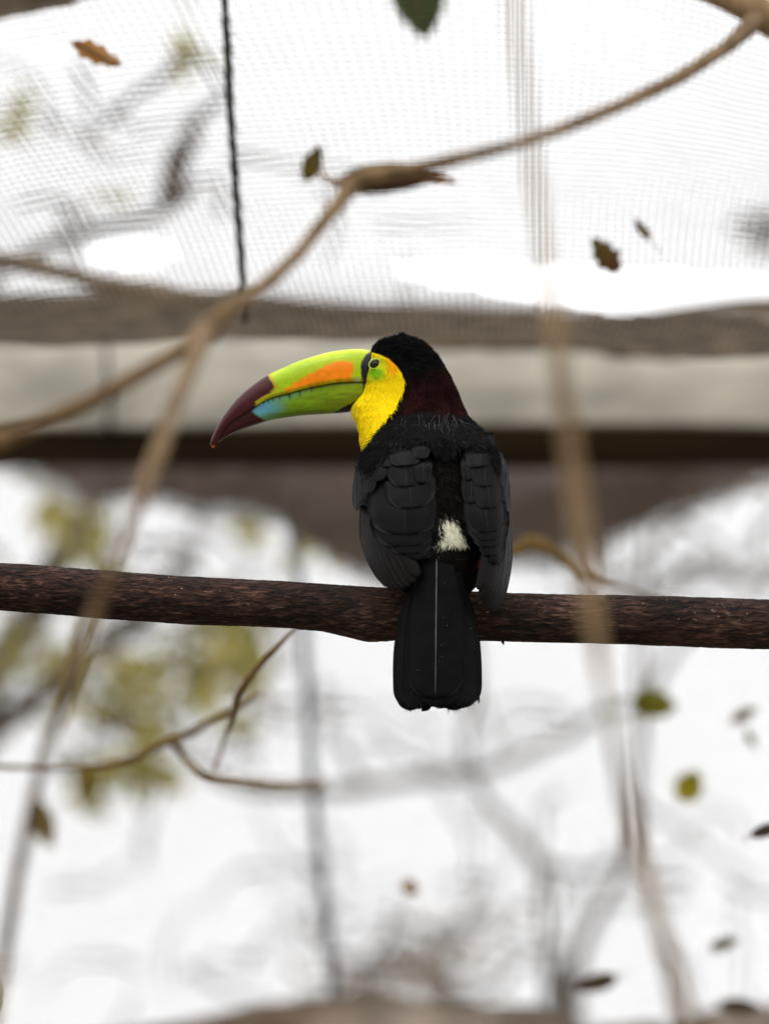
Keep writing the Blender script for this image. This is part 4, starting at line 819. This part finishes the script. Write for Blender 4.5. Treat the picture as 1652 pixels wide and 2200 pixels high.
for side in (-1, 1):
    wing = empty('wing', P(850 if side < 0 else 1040, 1000, D0)); wing.location = tuple(np.array(wing.location) - np.array(origin[bird.name])); wing.parent = bird
    sf = wing_surf(side); FE, FB = M['feather'], M['feather_edge']
    if side < 0:
        # primaries, outermost last
        prim = [((778, 1085), (812, 1238), 14), ((781, 1088), (822, 1252), 17), ((786, 1090), (832, 1261), 19), ((792, 1092), (843, 1267), 21), ((799, 1095), (854, 1269), 23), ((808, 1100), (865, 1266), 26), ((820, 1105), (876, 1260), 30), ((834, 1110), (886, 1252), 34), ((850, 1115), (895, 1240), 36)]
        for i, (b0, t0, w_) in enumerate(prim): add_feather(wing, 'flight_feather', sf, b0, t0, w_, FB, -.0105 + .0009 * i, -.0085 + .0009 * i, bend=.09 - .004 * i, shaft=.62, shaft_s=.86, seed=300 + i, tipr=.2)
        big = [((900, 1040), (898, 1202), 96, -.001, 0), ((880, 1030), (880, 1192), 120, .000, 0), ((868, 1020), (872, 1176), 150, .0010, 0), ((866, 990), (870, 1150), 156, .0022, .8), ((874, 960), (884, 1092), 112, .0040, .8), ((866, 930), (873, 1046), 84, .0056, .8), ((908, 950), (909, 1038), 40, .0068, .7), ((866, 930), (872, 1001), 76, .0078, 0), ((904, 930), (903, 986), 40, .0086, .0)]
        small = [((772, 1000), (766, 1098), 22, .0030), ((782, 985), (776, 1078), 28, .0040), ((800, 975), (790, 1060), 34, .0052), ((818, 965), (812, 1034), 36, .0064), ((794, 972), (782, 1030), 28, .0060), ((834, 945), (828, 1004), 40, .0070), ((812, 956), (800, 1006), 34, .0074), ((846, 925), (844, 975), 44, .0082), ((824, 936), (812, 980), 32, .0086)]
    else:
        prim = [((1088, 1090), (1074, 1300), 15), ((1085, 1095), (1066, 1309), 19), ((1080, 1100), (1057, 1316), 22), ((1072, 1105), (1048, 1308), 23), ((1062, 1110), (1040, 1297), 24), ((1052, 1115), (1034, 1288), 24), ((1042, 1120), (1030, 1268), 26)]
        for i, (b0, t0, w_) in enumerate(prim): add_feather(wing, 'flight_feather', sf, b0, t0, w_, FB, -.0085 + .0009 * i, -.0065 + .0009 * i, bend=-.06, shaft=.55, shaft_s=-.86, seed=330 + i, tipr=.17)
        big = [((1066, 1060), (1066, 1214), 42, -.0005, 0), ((1054, 1050), (1056, 1196), 66, .0004, 0), ((1046, 1040), (1052, 1178), 84, .0012, 0), ((1038, 1020), (1050, 1164), 96, .0018, 0), ((1034, 995), (1048, 1146), 96, .0026, .8), ((1042, 960), (1052, 1093), 70, .0046, .8), ((1012, 960), (1012, 1082), 42, .0038, .7), ((1036, 930), (1044, 1046), 64, .0062, .8), ((1008, 945), (1006, 1032), 34, .0056, .6), ((1024, 936), (1032, 1004), 62, .0078, .0)]
        small = [((1086, 1010), (1091, 1100), 14, .0030), ((1080, 985), (1087, 1080), 20, .0042), ((1070, 970), (1078, 1046), 26, .0054), ((1056, 968), (1066, 1016), 28, .0066), ((1046, 958), (1054, 994), 30, .0074)]
    for i, (b0, t0, w_, lf, shf) in enumerate(big): add_feather(wing, 'covert_feather', sf, b0, t0, w_, FE, (-.016 if b0[1] < 965 else lf - .003), lf + .0005, camber=.0010, shaft=shf, seed=400 + 40 * side + i, tipr=.36, blunt=2.5)
    for i, (b0, t0, w_, lf) in enumerate(small): add_feather(wing, 'lesser_covert', sf, b0, t0, w_, FE, -.012, lf + .0003, camber=.001, seed=500 + 40 * side + i, tipr=.45, blunt=2.2)
# soft mantle plumage lying over the roots of the wing feathers
def mantle_z(x, y):
    k = sm(905, 960, y); ws = np.where(x < 955, wing_surf(-1)(x, y), wing_surf(1)(x, y)) - .0085
    bz = body_z(x, y); return np.minimum(bz, bz * (1 - k) + ws * k)
mant = [(772, 980), (786, 958), (806, 936), (830, 910), (860, 892), (900, 884), (945, 882), (990, 890), (1010, 900), (1034, 918), (1056, 946), (1070, 985), (1064, 992), (1040, 950), (1000, 938), (985, 950), (960, 965), (935, 950), (915, 932), (880, 938), (850, 944), (826, 965), (795, 990)]
g = np.random.default_rng(77); n = 16000; x = g.uniform(765, 1075, n); y = g.uniform(880, 1008, n); kx = in_poly(x, y + np.where(y > 930, g.uniform(-22, 10, n), 0), mant) & (poly_dist(x, y, bib) < -1); x, y = x[kx], y[kx]; n = len(x)
e_ = 3.; z = mantle_z(x, y); p0 = P(x, y, D0 + z); px_ = P(x + e_, y, D0 + mantle_z(x + e_, y)) - P(x - e_, y, D0 + mantle_z(x - e_, y)); py_ = P(x, y + e_, D0 + mantle_z(x, y + e_)) - P(x, y - e_, D0 + mantle_z(x, y - e_))
pn = np.cross(px_, py_); pn /= np.linalg.norm(pn, axis=1)[:, None]; pn *= np.sign(-(pn @ np.array([0, cp_, sp_])))[:, None]
fx_ = (x - 935) / 130 * .8 + g.normal(0, .22, n); d = px_ / np.linalg.norm(px_, axis=1)[:, None] * fx_[:, None] + py_ / np.linalg.norm(py_, axis=1)[:, None]; d /= np.linalg.norm(d, axis=1)[:, None]; lf = g.uniform(.03, .16, (n, 1)); d = d + lf * pn; d /= np.linalg.norm(d, axis=1)[:, None]
sv = np.cross(pn, d) + .3 * pn * g.normal(0, 1, (n, 1)); sv /= np.linalg.norm(sv, axis=1)[:, None]; Lm = (g.uniform(14, 30, n) / S)[:, None]; Wm = (g.uniform(1.2, 2.8, n) / S / 2)[:, None]
b0_ = p0 + pn * .0002; md = b0_ + d * Lm * .5; tp = b0_ + d * Lm - pn * Lm * .25 * lf + np.cross(pn, d) * Lm * g.normal(0, .14, (n, 1))
V = np.stack([b0_ - sv * Wm, b0_ + sv * Wm, md - sv * Wm * .8, md + sv * Wm * .8, tp], 1).reshape(-1, 3); i = np.arange(n)[:, None] * 5
cl = np.array((.0060, .0060, .0065)) * g.uniform(.6, 1.7, (n, 1)); cl = np.where(g.random((n, 1)) < .03, cl * 4, cl)
o = mesh_obj('mantle_plumage', V, np.hstack([i, i + 1, i + 3, i + 2]).tolist() + np.hstack([i + 2, i + 3, i + 4]).tolist(), M['plumage'], bird, colors=np.repeat(cl, 5, 0), smooth=False); o['kind'] = 'stuff'
# tail
tail = empty('tail', P(938, 1190, D0)); tail.location = tuple(np.array(tail.location) - np.array(origin[bird.name])); tail.parent = bird
def tail_surf(x, y): return np.interp(y, [1150, 1200, 1300, 1400, 1540], [-.036, -.044, -.050, -.056, -.064]) + .012 * ((x - 938) / 100) ** 2
TM = M['feather_tail']
tf = [((928, 1200), (873, 1514), 56, -.0050, .6), ((952, 1200), (1007, 1510), 54, -.0050, -.6), ((930, 1195), (880, 1523), 60, -.0036, .5), ((952, 1195), (1002, 1516), 60, -.0036, -.5), ((934, 1190), (905, 1520), 76, -.0024, .3), ((948, 1190), (985, 1520), 84, -.0024, -.3), ((938, 1188), (940, 1518), 100, -.0014, 0)]
for i, (b0, t0, w_, lf, asm) in enumerate(tf):
    add_feather(tail, 'tail_feather', tail_surf, b0, t0, w_, TM, lf, lf + .0002, camber=.0009, seed=600 + i, tipr=.11, basew=.72, fray=3.2, nv=23, nu=26, blunt=2.6, bend=.11 * asm)
add_feather(tail, 'tail_feather', tail_surf, (938, 1180), (935, 1500), 122, TM, .0004, .0010, camber=.0012, seed=620, tipr=.2, basew=.56, shaft=2.0, shaft_mat=M['rachis_tail'], nv=17, nu=30, blunt=2.5)
# frayed barb ends along the tail's lower edge
parts = []; g = np.random.default_rng(31)
for _ in range(170):
    x = g.uniform(852, 1030); y = np.interp(x, [852, 865, 885, 903, 912, 940, 970, 1000, 1030], [1498, 1508, 1516, 1510, 1505, 1510, 1514, 1510, 1498]); L = g.uniform(5, 20) * (1.2 if 868 < x < 900 or 960 < x < 985 else .7); a = g.normal(0, .25)
    z0 = float(tail_surf(x, y)) + .0035; wd = g.uniform(.8, 1.8)
    parts.append((P(np.array([x - wd, x + wd, x + L * math.sin(a)]), np.array([y, y, y + L]), np.full(3, D0 + z0 - .0006)), [[0, 1, 2]]))
V, Fc = join_meshes(parts); o = mesh_obj('frayed_barb', V, Fc, M['feather_tail'], tail, uv=np.zeros((len(V), 2))); o['kind'] = 'stuff'
# pale dust specks on the tail
parts = []
for (x, y) in ((955, 1252), (953, 1327), (960, 1344), (953, 1382), (948, 1386), (948, 1411), (943, 1420), (897, 1440), (967, 1307), (1012, 1350)):
    r = random.uniform(.7, 1.3) / S; c = P(x, y, D0 + float(tail_surf(x, y)) - .0026); 
    q = [c + r * np.array(v) for v in ((1, 0, 0), (-1, 0, 0), (0, 0, 1), (0, 0, -1), (0, -1, 0), (0, 1, 0))]
    parts.append((np.array(q), [[0, 2, 4], [2, 1, 4], [1, 3, 4], [3, 0, 4], [0, 5, 2], [2, 5, 1], [1, 5, 3], [3, 5, 0]]))
V, Fc = join_meshes(parts); mesh_obj('dust_speck', V, Fc, M['drop'], tail)['kind'] = 'stuff'
# red vent tuft
parts = []; g = np.random.default_rng(32)
for _ in range(90):
    x, y = g.uniform(1014, 1036), g.uniform(1198, 1216); a = g.normal(0, .4); L = g.uniform(7, 13)
    parts.append((P(np.array([x - .8, x + .8, x + L * math.sin(a)]), np.array([y, y, y + L]), D0 - .030 + g.uniform(-.003, .003) + np.array([0, 0, -.002])), [[0, 1, 2]]))
V, Fc = join_meshes(parts); o = mesh_obj('vent_plumage', V, Fc, M['plumage'], bird, colors=np.tile((.42, .014, .01), (len(V), 1))); o['kind'] = 'stuff'
# feet gripping the branch
for fx in (896, 988):
    ft = empty('foot', P(fx, 1262, D0)); ft.location = tuple(np.array(ft.location) - np.array(origin[bird.name])); ft.parent = bird
    q = arc_resample([P(fx + (18 if fx < 930 else -18), 1215, D0 + .004), P(fx + 6 * (1 if fx < 930 else -1), 1240, D0 + .004), P(fx, 1262, D0)], 10); V, Fc = tube_mesh(q, np.linspace(.006, .0042, 10), 10, rough=.1); mesh_obj('shank', V, Fc, M['foot'], ft)
    for dx, back in ((-12, 1), (8, 1), (-8, 0), (14, 0)):
        ang = np.linspace(.5, 1.06 if back else -.15, 9) * np.pi
        pts = [P(*bark_pt(fx + dx * min(1, k / 3), a, 5.5 + .8 * (k % 2))) for k, a in enumerate(ang)]
        q = arc_resample(pts, 26); V, Fc = tube_mesh(q, .0031 + .0005 * np.sin(np.linspace(0, 18, 26)), 9); toe = mesh_obj('toe', V, Fc, M['foot'], ft)
        a1 = ang[-1]; da = .30 if back else -.30
        pts = [P(*bark_pt(fx + dx, a1 + da * k / 3, l)) for k, l in enumerate((5.5, 6.5, 4.5, .5))]; q = arc_resample(pts, 10); V, Fc = tube_mesh(q, np.linspace(.0026, .0003, 10), 7); mesh_obj('claw', V, Fc, M['claw'], toe)
print('objects', len(bpy.data.objects))
